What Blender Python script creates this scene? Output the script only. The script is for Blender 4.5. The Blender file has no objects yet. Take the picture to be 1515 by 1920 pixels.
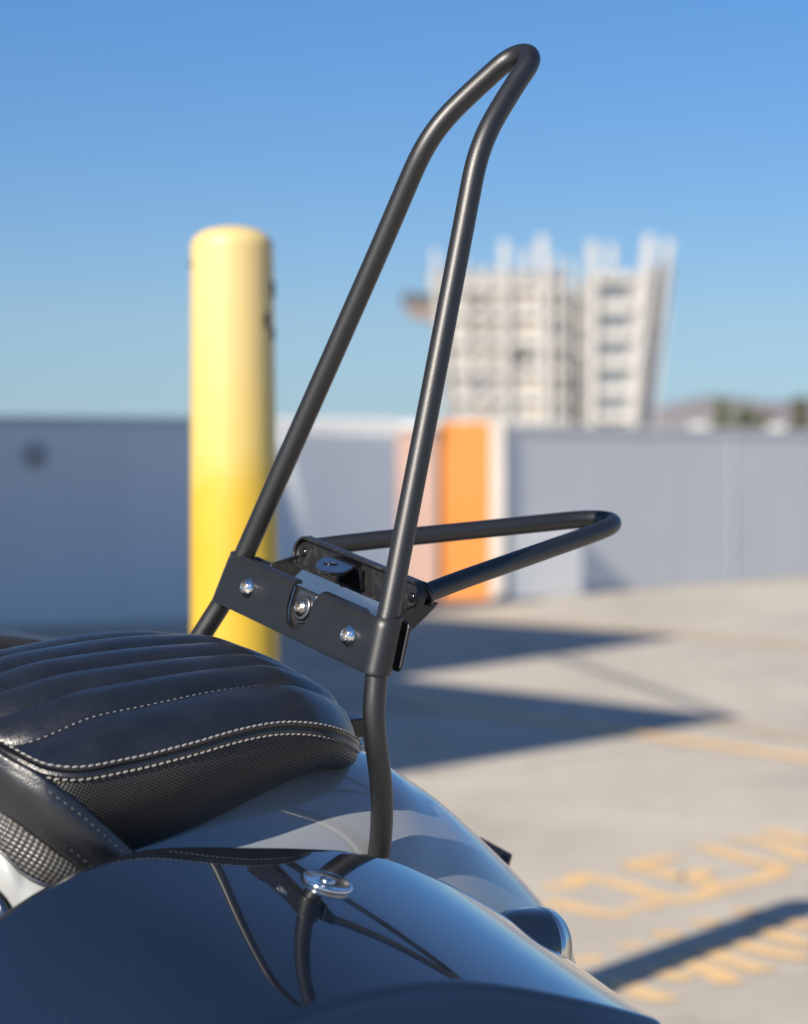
import bpy, bmesh, math, random
from mathutils import Vector, Matrix
random.seed(7)
C = bpy.context.scene.collection
scene = bpy.context.scene
R = math.radians

# ------------------------------------------------------------------ camera
cam_d = bpy.data.cameras.new("camera"); cam = bpy.data.objects.new("camera", cam_d); C.objects.link(cam)
cam.location = (0, 0, 0.97)
cam.rotation_euler = (R(90) - 0.021947, 0, 0)
cam_d.sensor_fit = 'HORIZONTAL'; cam_d.sensor_width = 24; cam_d.lens = 70
cam_d.clip_start = 0.05; cam_d.clip_end = 12000
cam_d.dof.use_dof = True; cam_d.dof.focus_distance = 1.70; cam_d.dof.aperture_fstop = 4.6
cam_d.dof.aperture_blades = 0
scene.camera = cam

# ------------------------------------------------------------------ sky and sun
SUN_AZ, SUN_EL = 34.0, 32.5          # light travels towards +Y, turned SUN_AZ towards +X
world = bpy.data.worlds.new("World"); scene.world = world; world.use_nodes = True
wn = world.node_tree; wn.nodes.clear()
sky = wn.nodes.new('ShaderNodeTexSky'); sky.sky_type = 'NISHITA'; sky.sun_disc = False
sky.sun_elevation = R(SUN_EL); sky.sun_rotation = R(180 + SUN_AZ)
sky.air_density = 1.0; sky.dust_density = 0.0; sky.ozone_density = 4.0
bg = wn.nodes.new('ShaderNodeBackground'); bg.inputs[1].default_value = 0.092
wo = wn.nodes.new('ShaderNodeOutputWorld')
tc = wn.nodes.new('ShaderNodeTexCoord'); sx = wn.nodes.new('ShaderNodeSeparateXYZ'); wn.links.new(tc.outputs['Generated'], sx.inputs[0])
cr = wn.nodes.new('ShaderNodeValToRGB'); ce = cr.color_ramp.elements     # colour grade of the sky by height
for _ in range(3): ce.new(0.5)
for k, (p_, c_) in enumerate([(0.0, (0.295, 0.425, 0.665)), (0.06, (0.415, 0.495, 0.63)), (0.20, (0.36, 0.55, 0.745)), (0.42, (0.72, 0.82, 0.98)), (1.0, (0.85, 0.92, 1.0))]):
    ce[k].position = p_; ce[k].color = (*c_, 1)
mx = wn.nodes.new('ShaderNodeVectorMath'); mx.operation = 'MULTIPLY'
wn.links.new(sx.outputs[2], cr.inputs[0]); wn.links.new(sky.outputs[0], mx.inputs[0]); wn.links.new(cr.outputs[0], mx.inputs[1])
wn.links.new(mx.outputs[0], bg.inputs[0]); wn.links.new(bg.outputs[0], wo.inputs[0])
ld = Vector((math.sin(R(SUN_AZ)) * math.cos(R(SUN_EL)), math.cos(R(SUN_AZ)) * math.cos(R(SUN_EL)), -math.sin(R(SUN_EL))))
sd = bpy.data.lights.new("sun", 'SUN'); sd.energy = 5.0; sd.angle = R(0.53); sd.color = (1.0, 0.91, 0.78)
so = bpy.data.objects.new("sun", sd); C.objects.link(so)
so.rotation_euler = ld.to_track_quat('-Z', 'Y').to_euler()
scene.view_settings.view_transform = 'Standard'; scene.view_settings.look = 'None'
scene.view_settings.exposure = 0.60; scene.view_settings.gamma = 1.0

# ------------------------------------------------------------------ materials
def mat(name, col, rough=0.5, metal=0.0, spec=0.5, coat=0.0, coat_rough=0.03, ior=1.5):
    m = bpy.data.materials.new(name); m.use_nodes = True
    b = m.node_tree.nodes["Principled BSDF"]
    b.inputs["Base Color"].default_value = (*col, 1); b.inputs["Roughness"].default_value = rough
    b.inputs["Metallic"].default_value = metal; b.inputs["Specular IOR Level"].default_value = spec
    b.inputs["Coat Weight"].default_value = coat; b.inputs["Coat Roughness"].default_value = coat_rough
    b.inputs["IOR"].default_value = ior
    return m
def nodes(m): return m.node_tree, m.node_tree.nodes["Principled BSDF"]
def coords(t, kind="Object"):
    n = t.nodes.new('ShaderNodeTexCoord'); return n.outputs[kind]
def noise(t, vec, scale, detail=4, rough=0.55):
    n = t.nodes.new('ShaderNodeTexNoise'); n.inputs["Scale"].default_value = scale
    n.inputs["Detail"].default_value = detail; n.inputs["Roughness"].default_value = rough
    t.links.new(vec, n.inputs["Vector"]); return n.outputs["Fac"]
def ramp(t, fac, stops):
    n = t.nodes.new('ShaderNodeValToRGB'); e = n.color_ramp.elements
    while len(e) < len(stops): e.new(0.5)
    for k, (p, c) in enumerate(stops):
        e[k].position = p; e[k].color = (*c, 1) if len(c) == 3 else c
    t.links.new(fac, n.inputs[0]); return n.outputs[0]
def bump(t, b, h, strength, dist):
    n = t.nodes.new('ShaderNodeBump'); n.inputs["Strength"].default_value = strength; n.inputs["Distance"].default_value = dist
    t.links.new(h, n.inputs["Height"]); t.links.new(n.outputs[0], b.inputs["Normal"]); return n
def math_n(t, op, a, b=None, clamp=False):
    n = t.nodes.new('ShaderNodeMath'); n.operation = op; n.use_clamp = clamp
    for k, v in enumerate((a, b)):
        if v is None: continue
        if isinstance(v, (int, float)): n.inputs[k].default_value = v
        else: t.links.new(v, n.inputs[k])
    return n.outputs[0]
def varied(name, c0, c1, scale, rough, bstr=0.0, bscale=None, bdist=0.001, lo=0.3, hi=0.7, **kw):
    m = mat(name, c0, rough, **kw); t, b = nodes(m); v = coords(t)
    t.links.new(ramp(t, noise(t, v, scale), [(lo, c0), (hi, c1)]), b.inputs["Base Color"])
    if bstr: bump(t, b, noise(t, v, bscale or scale * 8, 2), bstr, bdist)
    return m

M = {}
M['tube'] = varied('satin_black_powder_coat', (0.006, 0.0065, 0.008), (0.010, 0.011, 0.013), 60, 0.42, 0.16, 1300, 0.0008, spec=0.75)
t, b = nodes(M['tube']); v = coords(t)
mp = t.nodes.new('ShaderNodeMapping'); mp.inputs['Scale'].default_value = (260, 900, 60); mp.inputs['Rotation'].default_value = (0.4, 0.5, 0.3); t.links.new(v, mp.inputs[0])
scr = ramp(t, noise(t, mp.outputs[0], 1.0, 2, 0.5), [(0.76, (0.0075, 0.008, 0.0095)), (0.80, (0.05, 0.048, 0.045))])
t.links.new(scr, b.inputs['Base Color'])
M['bracket'] = varied('satin_black_bracket_coat', (0.007, 0.008, 0.010), (0.012, 0.013, 0.015), 50, 0.39, 0.14, 1500, 0.0006, spec=0.6)
M['rough_steel'] = varied('worn_black_steel', (0.010, 0.010, 0.011), (0.05, 0.045, 0.04), 130, 0.42, 0.25, 700, 0.001, 0.5, 0.85, spec=0.6)
M['gloss_black'] = mat('gloss_black_enamel', (0.008, 0.008, 0.010), 0.16, spec=0.6)
M['chrome'] = varied('polished_chrome', (0.80, 0.80, 0.80), (0.66, 0.65, 0.63), 200, 0.11, metal=1.0)
M['socket'] = mat('dull_steel_socket', (0.30, 0.25, 0.20), 0.4, metal=1.0)
M['steel'] = varied('brushed_steel', (0.35, 0.34, 0.33), (0.22, 0.22, 0.22), 90, 0.3, 0.1, 600, metal=1.0)

# dark blue black gloss paint of the saddlebags
m = mat('deep_blue_black_gloss_paint', (0.003, 0.004, 0.007), 0.22, metal=0.0, spec=0.5, coat=1.0, coat_rough=0.010, ior=1.5)
t, b = nodes(m); v = coords(t)
t.links.new(ramp(t, noise(t, v, 7, 3), [(0.35, (0.0025, 0.0035, 0.006)), (0.7, (0.004, 0.006, 0.010))]), b.inputs["Base Color"])
t.links.new(ramp(t, noise(t, v, 40, 5), [(0.45, (0.10, 0.10, 0.10)), (0.75, (0.20, 0.20, 0.20))]), b.inputs["Roughness"])
dust = noise(t, v, 620, 2, 0.6); haze_f = noise(t, v, 9, 5, 0.65)
t.links.new(ramp(t, math_n(t, 'ADD', math_n(t, 'MULTIPLY', dust, 0.75), math_n(t, 'MULTIPLY', haze_f, 0.25)), [(0.63, (0.003, 0.0045, 0.008)), (0.72, (0.04, 0.04, 0.045))]), b.inputs["Base Color"])
t.links.new(ramp(t, haze_f, [(0.4, (0.003, 0.003, 0.003)), (0.8, (0.025, 0.025, 0.025))]), b.inputs["Coat Roughness"])
b.inputs["Coat IOR"].default_value = 2.15
M['bag'] = m
# grey gloss paint of the fender
m = mat('solid_grey_gloss_paint', (0.22, 0.235, 0.25), 0.3, spec=0.6, coat=1.0, coat_rough=0.015)
t, b = nodes(m); v = coords(t)
b.inputs["Coat IOR"].default_value = 1.85
n1 = noise(t, v, 260, 2, 0.7)
t.links.new(ramp(t, n1, [(0.70, (0.245, 0.26, 0.275)), (0.80, (0.19, 0.195, 0.20))]), b.inputs["Base Color"])
M['grey'] = m
M['pale_panel'] = varied('pale_grey_panel_paint', (0.33, 0.345, 0.34), (0.38, 0.39, 0.385), 12, 0.35, coat=0.4)

# leather
m = mat('black_leather', (0.014, 0.016, 0.021), 0.42, spec=0.8)
t, b = nodes(m); v = coords(t)
big = noise(t, v, 26, 5, 0.6)
t.links.new(ramp(t, big, [(0.3, (0.005, 0.006, 0.009)), (0.75, (0.012, 0.014, 0.019))]), b.inputs["Base Color"])
t.links.new(ramp(t, noise(t, v, 55, 6, 0.7), [(0.3, (0.25, 0.25, 0.25)), (0.7, (0.42, 0.42, 0.42))]), b.inputs["Roughness"])
vo = t.nodes.new('ShaderNodeTexVoronoi'); vo.inputs["Scale"].default_value = 900; t.links.new(v, vo.inputs["Vector"])
hh = math_n(t, 'ADD', math_n(t, 'MULTIPLY', noise(t, v, 45, 4), 3.0), vo.outputs["Distance"])
bump(t, b, hh, 0.22, 0.0007)
M['leather'] = m
# woven carbon pattern vinyl for the seat sides: rows of little raised cells
def weave(name, pitch, c0, c1, rough):
    m = mat(name, c0, rough, spec=0.55); t, b = nodes(m); v = coords(t)
    s = t.nodes.new('ShaderNodeSeparateXYZ'); t.links.new(v, s.inputs[0])
    k = 2 * math.pi / pitch
    u1 = math_n(t, 'MULTIPLY', math_n(t, 'ADD', s.outputs[0], math_n(t, 'MULTIPLY', s.outputs[2], 0.42)), k)
    u2 = math_n(t, 'MULTIPLY', math_n(t, 'SUBTRACT', s.outputs[2], math_n(t, 'MULTIPLY', s.outputs[0], 0.30)), k)
    p = math_n(t, 'MULTIPLY', math_n(t, 'SINE', u1), math_n(t, 'SINE', u2))
    p = math_n(t, 'ADD', math_n(t, 'MULTIPLY', p, 0.5), 0.5)
    t.links.new(ramp(t, p, [(0.25, c0), (0.85, c1)]), b.inputs["Base Color"])
    bump(t, b, p, 0.75, 0.0011)
    return m
M['weave'] = weave('woven_black_vinyl', 0.0033, (0.010, 0.010, 0.011), (0.060, 0.058, 0.055), 0.40)
M['weave_big'] = weave('woven_grey_vinyl', 0.0046, (0.02, 0.02, 0.02), (0.085, 0.082, 0.078), 0.38)
M['thread'] = varied('pale_thread', (0.36, 0.345, 0.33), (0.26, 0.25, 0.24), 300, 0.6)
M['dark_thread'] = varied('grey_thread', (0.26, 0.25, 0.24), (0.16, 0.16, 0.16), 300, 0.6)
M['dark_paint'] = mat('dark_grey_satin_paint', (0.026, 0.026, 0.030), 0.45, spec=0.4)
M['groove_shade'] = mat('black_groove_shade', (0.003, 0.003, 0.004), 0.7, spec=0.2)
M['strap_thread'] = mat('charcoal_thread', (0.07, 0.07, 0.07), 0.6)
M['rubber'] = mat('tyre_rubber', (0.02, 0.02, 0.02), 0.8)
M['signal_glass'] = mat('smoked_signal_lens', (0.10, 0.09, 0.08), 0.08, spec=0.7, coat=1.0)
M['gloss_navy'] = mat('gloss_navy_housing', (0.006, 0.010, 0.020), 0.1, spec=0.7, coat=1.0)

# concrete deck
m = mat('parking_deck_concrete', (0.40, 0.37, 0.33), 0.85, spec=0.25); t, b = nodes(m); v = coords(t)
n1 = noise(t, v, 0.9, 6, 0.6); n2 = noise(t, v, 7, 5, 0.65); n3 = noise(t, v, 120, 3, 0.7)
mixf = math_n(t, 'ADD', math_n(t, 'MULTIPLY', n1, 0.6), math_n(t, 'ADD', math_n(t, 'MULTIPLY', n2, 0.25), math_n(t, 'MULTIPLY', n3, 0.15)))
t.links.new(ramp(t, mixf, [(0.34, (0.330, 0.298, 0.255)), (0.5, (0.455, 0.410, 0.345)), (0.66, (0.525, 0.476, 0.402))]), b.inputs["Base Color"])
vo = t.nodes.new('ShaderNodeTexVoronoi'); vo.feature = 'DISTANCE_TO_EDGE'; vo.inputs['Scale'].default_value = 0.42
wv = t.nodes.new('ShaderNodeVectorMath'); wv.operation = 'ADD'
ns = t.nodes.new('ShaderNodeTexNoise'); ns.inputs['Scale'].default_value = 2.5; ns.inputs['Detail'].default_value = 6; t.links.new(v, ns.inputs['Vector'])
sc = t.nodes.new('ShaderNodeVectorMath'); sc.operation = 'SCALE'; sc.inputs['Scale'].default_value = 0.5; t.links.new(ns.outputs['Color'], sc.inputs[0])
t.links.new(v, wv.inputs[0]); t.links.new(sc.outputs[0], wv.inputs[1]); t.links.new(wv.outputs[0], vo.inputs['Vector'])
crack = ramp(t, vo.outputs['Distance'], [(0.0, (0.62, 0.62, 0.62)), (0.006, (1, 1, 1))])
spots = ramp(t, noise(t, v, 1.7, 3, 0.45), [(0.24, (0.72, 0.71, 0.70)), (0.36, (1, 1, 1))])
mt1 = t.nodes.new('ShaderNodeMix'); mt1.data_type = 'RGBA'; mt1.blend_type = 'MULTIPLY'; mt1.inputs[0].default_value = 1.0
mt2 = t.nodes.new('ShaderNodeMix'); mt2.data_type = 'RGBA'; mt2.blend_type = 'MULTIPLY'; mt2.inputs[0].default_value = 1.0
base_l = b.inputs['Base Color'].links[0].from_socket
t.links.new(base_l, mt1.inputs[6]); t.links.new(crack, mt1.inputs[7]); t.links.new(mt1.outputs[2], mt2.inputs[6]); t.links.new(spots, mt2.inputs[7])
t.links.new(mt2.outputs[2], b.inputs['Base Color'])
bump(t, b, n3, 0.3, 0.002)
M['deck'] = m
def paint(name, c, worn, lo, hi, a=0.42, z=0.58):
    m = mat(name, c, 0.75, spec=0.3); t, b = nodes(m); v = coords(t)
    t.links.new(ramp(t, noise(t, v, 16, 5, 0.7), [(a, worn), (z, c)]), b.inputs["Base Color"]); return m
M['yellow_line'] = paint('worn_yellow_paint', (0.72, 0.47, 0.22), (0.54, 0.44, 0.31), 0, 1, 0.28, 0.52)
M['faded_line'] = paint('faded_yellow_paint', (0.54, 0.40, 0.24), (0.44, 0.39, 0.31), 0, 1, 0.35, 0.7)
M['wall_l'] = varied('grey_wall_paint', (0.74, 0.755, 0.75), (0.79, 0.805, 0.80), 1.6, 0.8, 0.2, 60, 0.002)
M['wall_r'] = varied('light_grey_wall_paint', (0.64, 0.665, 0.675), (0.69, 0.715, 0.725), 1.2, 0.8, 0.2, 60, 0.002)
for key in ('wall_l', 'wall_r'):
    t, b = nodes(M[key]); mp = t.nodes.new('ShaderNodeMapping'); mp.inputs['Scale'].default_value = (5, 5, 0.35); t.links.new(coords(t), mp.inputs[0])
    st = ramp(t, noise(t, mp.outputs[0], 1.0, 5, 0.6), [(0.30, (0.95, 0.95, 0.955)), (0.55, (1, 1, 1))])
    mm = t.nodes.new('ShaderNodeMix'); mm.data_type = 'RGBA'; mm.blend_type = 'MULTIPLY'; mm.inputs[0].default_value = 1.0
    t.links.new(b.inputs['Base Color'].links[0].from_socket, mm.inputs[6]); t.links.new(st, mm.inputs[7]); t.links.new(mm.outputs[2], b.inputs['Base Color'])
M['cap'] = varied('white_coping_paint', (0.60, 0.60, 0.60), (0.66, 0.66, 0.65), 3, 0.75)
M['orange'] = varied('orange_pillar_paint', (0.60, 0.215, 0.035), (0.66, 0.25, 0.055), 2.5, 0.6)
M['salmon'] = varied('salmon_pillar_paint', (0.44, 0.29, 0.24), (0.48, 0.33, 0.275), 2.5, 0.7)
M['trim_white'] = varied('pale_pillar_edge', (0.52, 0.47, 0.42), (0.58, 0.53, 0.48), 3, 0.7)
M['stub'] = mat('grey_fitting_metal', (0.50, 0.50, 0.51), 0.6)
M['white_box'] = mat('white_box_paint', (0.55, 0.55, 0.53), 0.6)
M['dark_metal'] = mat('dark_fitting_metal', (0.03, 0.03, 0.035), 0.6)
# bollard sleeve: sun bleached above, stronger yellow below, grey scuffs on one side
m = mat('yellow_bollard_sleeve', (0.8, 0.55, 0.06), 0.42, spec=0.5); t, b = nodes(m); v = coords(t)
s = t.nodes.new('ShaderNodeSeparateXYZ'); t.links.new(v, s.inputs[0])
zz = math_n(t, 'ADD', s.outputs[2], math_n(t, 'MULTIPLY', noise(t, v, 11, 5), 0.16))
col = ramp(t, math_n(t, 'MULTIPLY', zz, 0.6), [(0.55, (0.56, 0.365, 0.03)), (0.60, (0.575, 0.385, 0.045)), (0.635, (0.60, 0.445, 0.13)), (0.76, (0.61, 0.465, 0.20))])
t.links.new(col, b.inputs["Base Color"])
M['bollard'] = m
M['scuff'] = varied('black_rub_mark', (0.05, 0.05, 0.05), (0.10, 0.09, 0.06), 60, 0.7)
# distant things
M['tower'] = varied('white_precast_panel', (0.38, 0.365, 0.34), (0.44, 0.425, 0.40), 0.12, 0.7)
M['tower_fin'] = varied('white_steel_fin', (0.44, 0.43, 0.41), (0.50, 0.485, 0.465), 0.2, 0.6)
M['tower_side'] = varied('grey_tower_cladding', (0.34, 0.35, 0.37), (0.44, 0.45, 0.46), 0.2, 0.7)
M['tower_core'] = varied('brown_stair_core', (0.40, 0.385, 0.365), (0.52, 0.505, 0.48), 0.25, 0.8)
M['tower_glass'] = mat('tinted_tower_glass', (0.17, 0.20, 0.23), 0.15, spec=0.6)
M['tower_tan'] = varied('tan_opening', (0.40, 0.35, 0.28), (0.50, 0.45, 0.38), 0.3, 0.8)
M['board'] = varied('dark_board_frame', (0.05, 0.055, 0.07), (0.08, 0.085, 0.10), 0.4, 0.6)
M['board_brown'] = varied('brown_board_back', (0.20, 0.15, 0.12), (0.26, 0.20, 0.16), 0.4, 0.7)
M['hill'] = varied('haze_toned_hill', (0.165, 0.150, 0.155), (0.235, 0.215, 0.215), 0.006, 0.95)  # grey-mauve base colour has the distance haze mixed in
M['bark'] = varied('tree_bark', (0.10, 0.075, 0.05), (0.16, 0.12, 0.08), 6, 0.9)
m = mat('half_shade_helper', (0.25, 0.26, 0.27), 0.8); t, b = nodes(m); v = coords(t)  # see-through helper that lets part of the sun reach the left wall
ck = t.nodes.new('ShaderNodeTexChecker'); ck.inputs['Scale'].default_value = 120; t.links.new(v, ck.inputs['Vector'])
t.links.new(ramp(t, ck.outputs['Fac'], [(0.4, (0.05, 0.05, 0.05)), (0.6, (1, 1, 1))]), b.inputs['Alpha'])
M['half_shade'] = m
M['sun_blocker'] = varied('grey_sun_blocker', (0.30, 0.31, 0.32), (0.35, 0.36, 0.37), 2, 0.8)  # sheet of the added canopy
def leafm(name, a, c):
    return varied(name, a, c, 1.2, 0.75)
M['leaf'] = leafm('dark_green_leaves', (0.05, 0.085, 0.028), (0.11, 0.15, 0.05))
M['leaf2'] = leafm('olive_leaves', (0.06, 0.075, 0.03), (0.12, 0.12, 0.05))

# ------------------------------------------------------------------ helpers
def link(name, me, m, parent=None, smooth=True):
    o = bpy.data.objects.new(name, me); C.objects.link(o)
    for x in (m if isinstance(m, (list, tuple)) else [m]): me.materials.append(x)
    if smooth:
        for p in me.polygons: p.use_smooth = True
    if parent is not None: o.parent = parent
    return o
def from_bm(name, bm, m, parent=None, smooth=True, recalc=True):
    if recalc: bmesh.ops.recalc_face_normals(bm, faces=bm.faces)
    me = bpy.data.meshes.new(name); bm.to_mesh(me); bm.free()
    return link(name, me, m, parent, smooth)
def tag(o, label=None, cat=None, group=None, kind=None):
    if label: o['label'] = label
    if cat: o['category'] = cat
    if group: o['group'] = group
    if kind: o['kind'] = kind
    return o
def empty(name, loc):
    o = bpy.data.objects.new(name, None); C.objects.link(o); o.location = loc; return o
def bev(o, w, seg=2, ang=35):
    md = o.modifiers.new("bevel", 'BEVEL'); md.width = w; md.segments = seg; md.limit_method = 'ANGLE'; md.angle_limit = R(ang)
    return o
def add_box(bm, lo, hi):
    vs = [bm.verts.new((x, y, z)) for x in (lo[0], hi[0]) for y in (lo[1], hi[1]) for z in (lo[2], hi[2])]
    for f in ((0, 1, 3, 2), (4, 6, 7, 5), (0, 4, 5, 1), (2, 3, 7, 6), (0, 2, 6, 4), (1, 5, 7, 3)): bm.faces.new([vs[i] for i in f])
def add_prism(bm, poly, off):
    """closed solid: polygon (list of Vector) pushed along off"""
    a = [bm.verts.new(p) for p in poly]; b_ = [bm.verts.new(Vector(p) + Vector(off)) for p in poly]
    bm.faces.new(a); bm.faces.new(b_[::-1]); n = len(a)
    for i in range(n): bm.faces.new((a[i], b_[i], b_[(i + 1) % n], a[(i + 1) % n]))
def spline(pts, per=10, closed=False):
    """Catmull-Rom (centripetal-ish uniform) through points"""
    P = [Vector(p) for p in pts]; out = []; n = len(P)
    rng = range(n if closed else n - 1)
    for i in rng:
        if closed: p0, p1, p2, p3 = P[(i - 1) % n], P[i], P[(i + 1) % n], P[(i + 2) % n]
        else:
            p1, p2 = P[i], P[i + 1]
            p0 = P[i - 1] if i > 0 else p1 * 2 - p2
            p3 = P[i + 2] if i + 2 < n else p2 * 2 - p1
        for k in range(per):
            t = k / per
            out.append(0.5 * ((2 * p1) + (p2 - p0) * t + (2 * p0 - 5 * p1 + 4 * p2 - p3) * t * t + (3 * p1 - p0 - 3 * p2 + p3) * t ** 3))
    if not closed: out.append(P[-1])
    return out
def even(path, step, it=8):
    out = [path[0].copy()]; acc = step
    for a, b_ in zip(path, path[1:]):
        L_ = (b_ - a).length
        while acc < L_: out.append(a + (b_ - a) * (acc / L_)); acc += step
        acc -= L_
    out.append(path[-1].copy())
    for _ in range(it):
        out = [out[0]] + [(out[i - 1] + out[i] * 2 + out[i + 1]) / 4 for i in range(1, len(out) - 1)] + [out[-1]]
    return out
def add_tube(bm, path, rad, n=20, cap=True, flat=1.0):
    path = [Vector(p) for p in path]; rings = []
    T = [(path[min(i + 1, len(path) - 1)] - path[max(i - 1, 0)]).normalized() for i in range(len(path))]
    N = T[0].orthogonal().normalized()
    for i, p in enumerate(path):
        N = (N - T[i] * N.dot(T[i])).normalized(); B = T[i].cross(N)
        r_ = rad(i / (len(path) - 1)) if callable(rad) else rad
        rings.append([bm.verts.new(p + (N * math.cos(2 * math.pi * k / n) + B * flat * math.sin(2 * math.pi * k / n)) * r_) for k in range(n)])
    for a, b_ in zip(rings, rings[1:]):
        for k in range(n): bm.faces.new((a[k], a[(k + 1) % n], b_[(k + 1) % n], b_[k]))
    if cap: bm.faces.new(rings[0][::-1]); bm.faces.new(rings[-1])
def add_lathe(bm, prof, mtx, n=28, hexr=()):
    """prof: list of (radius, height) along local +Z; indices in hexr get a six-sided radius"""
    rings = []
    for i, (r_, z) in enumerate(prof):
        if r_ < 1e-6: rings.append([bm.verts.new(mtx @ Vector((0, 0, z)))]); continue
        ring = []
        for k in range(n):
            a = 2 * math.pi * k / n; q = r_
            if i in hexr: q = r_ * math.cos(math.pi / 6) / math.cos((a % (math.pi / 3)) - math.pi / 6)
            ring.append(bm.verts.new(mtx @ Vector((q * math.cos(a), q * math.sin(a), z))))
        rings.append(ring)
    for a, b_ in zip(rings, rings[1:]):
        if len(a) == 1 and len(b_) == 1: continue
        for k in range(n):
            if len(a) == 1: bm.faces.new((a[0], b_[(k + 1) % n], b_[k]))
            elif len(b_) == 1: bm.faces.new((a[k], a[(k + 1) % n], b_[0]))
            else: bm.faces.new((a[k], a[(k + 1) % n], b_[(k + 1) % n], b_[k]))
def axis_mtx(origin, z, x=None):
    z = Vector(z).normalized(); x = Vector(x) if x is not None else z.orthogonal()
    x = (x - z * x.dot(z)).normalized(); y = z.cross(x)
    m = Matrix((x, y, z)).transposed().to_4x4(); m.translation = Vector(origin); return m
def lerp_tab(tab, x):
    if x <= tab[0][0]: return tab[0][1]
    for (a, va), (b_, vb) in zip(tab, tab[1:]):
        if x <= b_:
            q = (x - a) / (b_ - a); return va + (vb - va) * q
    return tab[-1][1]
def smooth_tab(tab):
    """cubic Hermite interpolation of a table"""
    n = len(tab); sl = []
    for i in range(n):
        a, b_ = tab[max(i - 1, 0)], tab[min(i + 1, n - 1)]; sl.append((b_[1] - a[1]) / (b_[0] - a[0]))
    def f(x):
        if x <= tab[0][0]: return tab[0][1] + sl[0] * (x - tab[0][0])
        if x >= tab[-1][0]: return tab[-1][1] + sl[-1] * (x - tab[-1][0])
        for i in range(n - 1):
            if x <= tab[i + 1][0]:
                h = tab[i + 1][0] - tab[i][0]; q = (x - tab[i][0]) / h
                return ((2 * q ** 3 - 3 * q ** 2 + 1) * tab[i][1] + (q ** 3 - 2 * q ** 2 + q) * h * sl[i]
                        + (-2 * q ** 3 + 3 * q ** 2) * tab[i + 1][1] + (q ** 3 - q ** 2) * h * sl[i + 1])
    return f
def sstep(a, b_, x):
    q = min(1, max(0, (x - a) / (b_ - a))); return q * q * (3 - 2 * q)

# ------------------------------------------------------------------ the ground and its markings
bm = bmesh.new()
add_box(bm, (-6000, -300, -0.4), (6000, 9000, 0))
tag(from_bm('ground', bm, M['deck'], smooth=False), kind='structure')

def marking(name, strokes, m, label, cat, z=0.004):
    bm = bmesh.new()
    for k, (pts, w) in enumerate(strokes):
        path = spline([(x, y, 0) for x, y in pts], 6) if len(pts) > 2 else [Vector((x, y, 0)) for x, y in pts]; zz = z + 0.00025 * (k % 12)
        L, Rr = [], []
        for i, p in enumerate(path):
            d = (path[min(i + 1, len(path) - 1)] - path[max(i - 1, 0)]).normalized(); nn = Vector((-d.y, d.x, 0)) * w / 2
            L.append(bm.verts.new((p + nn) + Vector((0, 0, zz)))); Rr.append(bm.verts.new((p - nn) + Vector((0, 0, zz))))
        for i in range(len(path) - 1): bm.faces.new((L[i], L[i + 1], Rr[i + 1], Rr[i]))
    o = from_bm(name, bm, m, smooth=False)
    return tag(o, label, cat)
def gp(px, py):          # survey table of the deck: where a mark seen from the camera lies on the flat ground
    Y = 0.97 * 4419 / (py - 863.0); return ((px - 757.5) * Y / 4419, Y)
def zs(l): return [gp(1000 + x / 2.942, 1500 + y / 2.942) for x, y in l]
W = 0.062
row1 = [([(60, 490), (200, 482), (250, 428)], W), ([(230, 422), (480, 472), (620, 520), (760, 557), (900, 550), (1060, 492), (1280, 440), (1390, 380)], W),
        ([(60, 565), (220, 600), (380, 640), (530, 640)], W), ([(575, 585), (660, 608)], 0.09),
        ([(520, 372), (680, 342), (790, 318)], W), ([(520, 378), (690, 402), (840, 442), (970, 398)], W), ([(840, 442), (980, 474), (1060, 492)], W),
        ([(930, 262), (1090, 310), (1260, 358), (1400, 372)], W), ([(1100, 222), (1300, 250), (1540, 345)], W), ([(1290, 178), (1560, 250)], W)]
marking('painted_lettering', [(zs(p), w) for p, w in row1], M['yellow_line'],
        'upper row of worn yellow lettering painted on the deck beyond the pole shadow', 'lettering', 0.0015)
row2 = [([(280, 878), (330, 905)], W), ([(470, 1010), (600, 1078), (760, 1122)], W), ([(520, 808), (560, 826)], W), ([(780, 888), (960, 950), (1100, 1025)], W),
        ([(640, 950), (760, 985), (880, 1000)], W), ([(720, 742), (770, 768)], W), ([(940, 835), (1120, 910), (1290, 962)], W),
        ([(935, 680), (985, 702)], W), ([(1070, 790), (1300, 852), (1530, 892)], W), ([(1160, 618), (1200, 636)], W), ([(1230, 725), (1400, 780), (1540, 822)], W), ([(1380, 682), (1550, 725)], W)]
marking('painted_lettering', [(zs(p), w) for p, w in row2], M['yellow_line'],
        'lower row of worn yellow lettering crossed by the dark pole shadow', 'lettering', 0.0015)
def stripe(a, b_, w, m, label, z):
    A, B = gp(*a), gp(*b_); d = Vector((B[0] - A[0], B[1] - A[1]))
    ext = [(A[0] - d.x * 0.2, A[1] - d.y * 0.2), (B[0] + d.x * 2.5, B[1] + d.y * 2.5)]
    marking('parking_line', [(ext, w)], m, label, 'parking line', z)['group'] = 'parking lines on the deck'
stripe((868, 1332), (1515, 1424), 0.11, M['yellow_line'], 'orange yellow parking line running out of the nearer shadow tip, lower of the pair', 0.004)
stripe((1354, 1358), (1515, 1389), 0.10, M['faded_line'], 'pale yellow parking line touching the nearer shadow tip, upper of the pair', 0.0045)
stripe((900, 1155), (1515, 1212), 0.28, M['faded_line'], 'faded wide yellow parking line beyond the farther shadow tip', 0.004)

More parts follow.
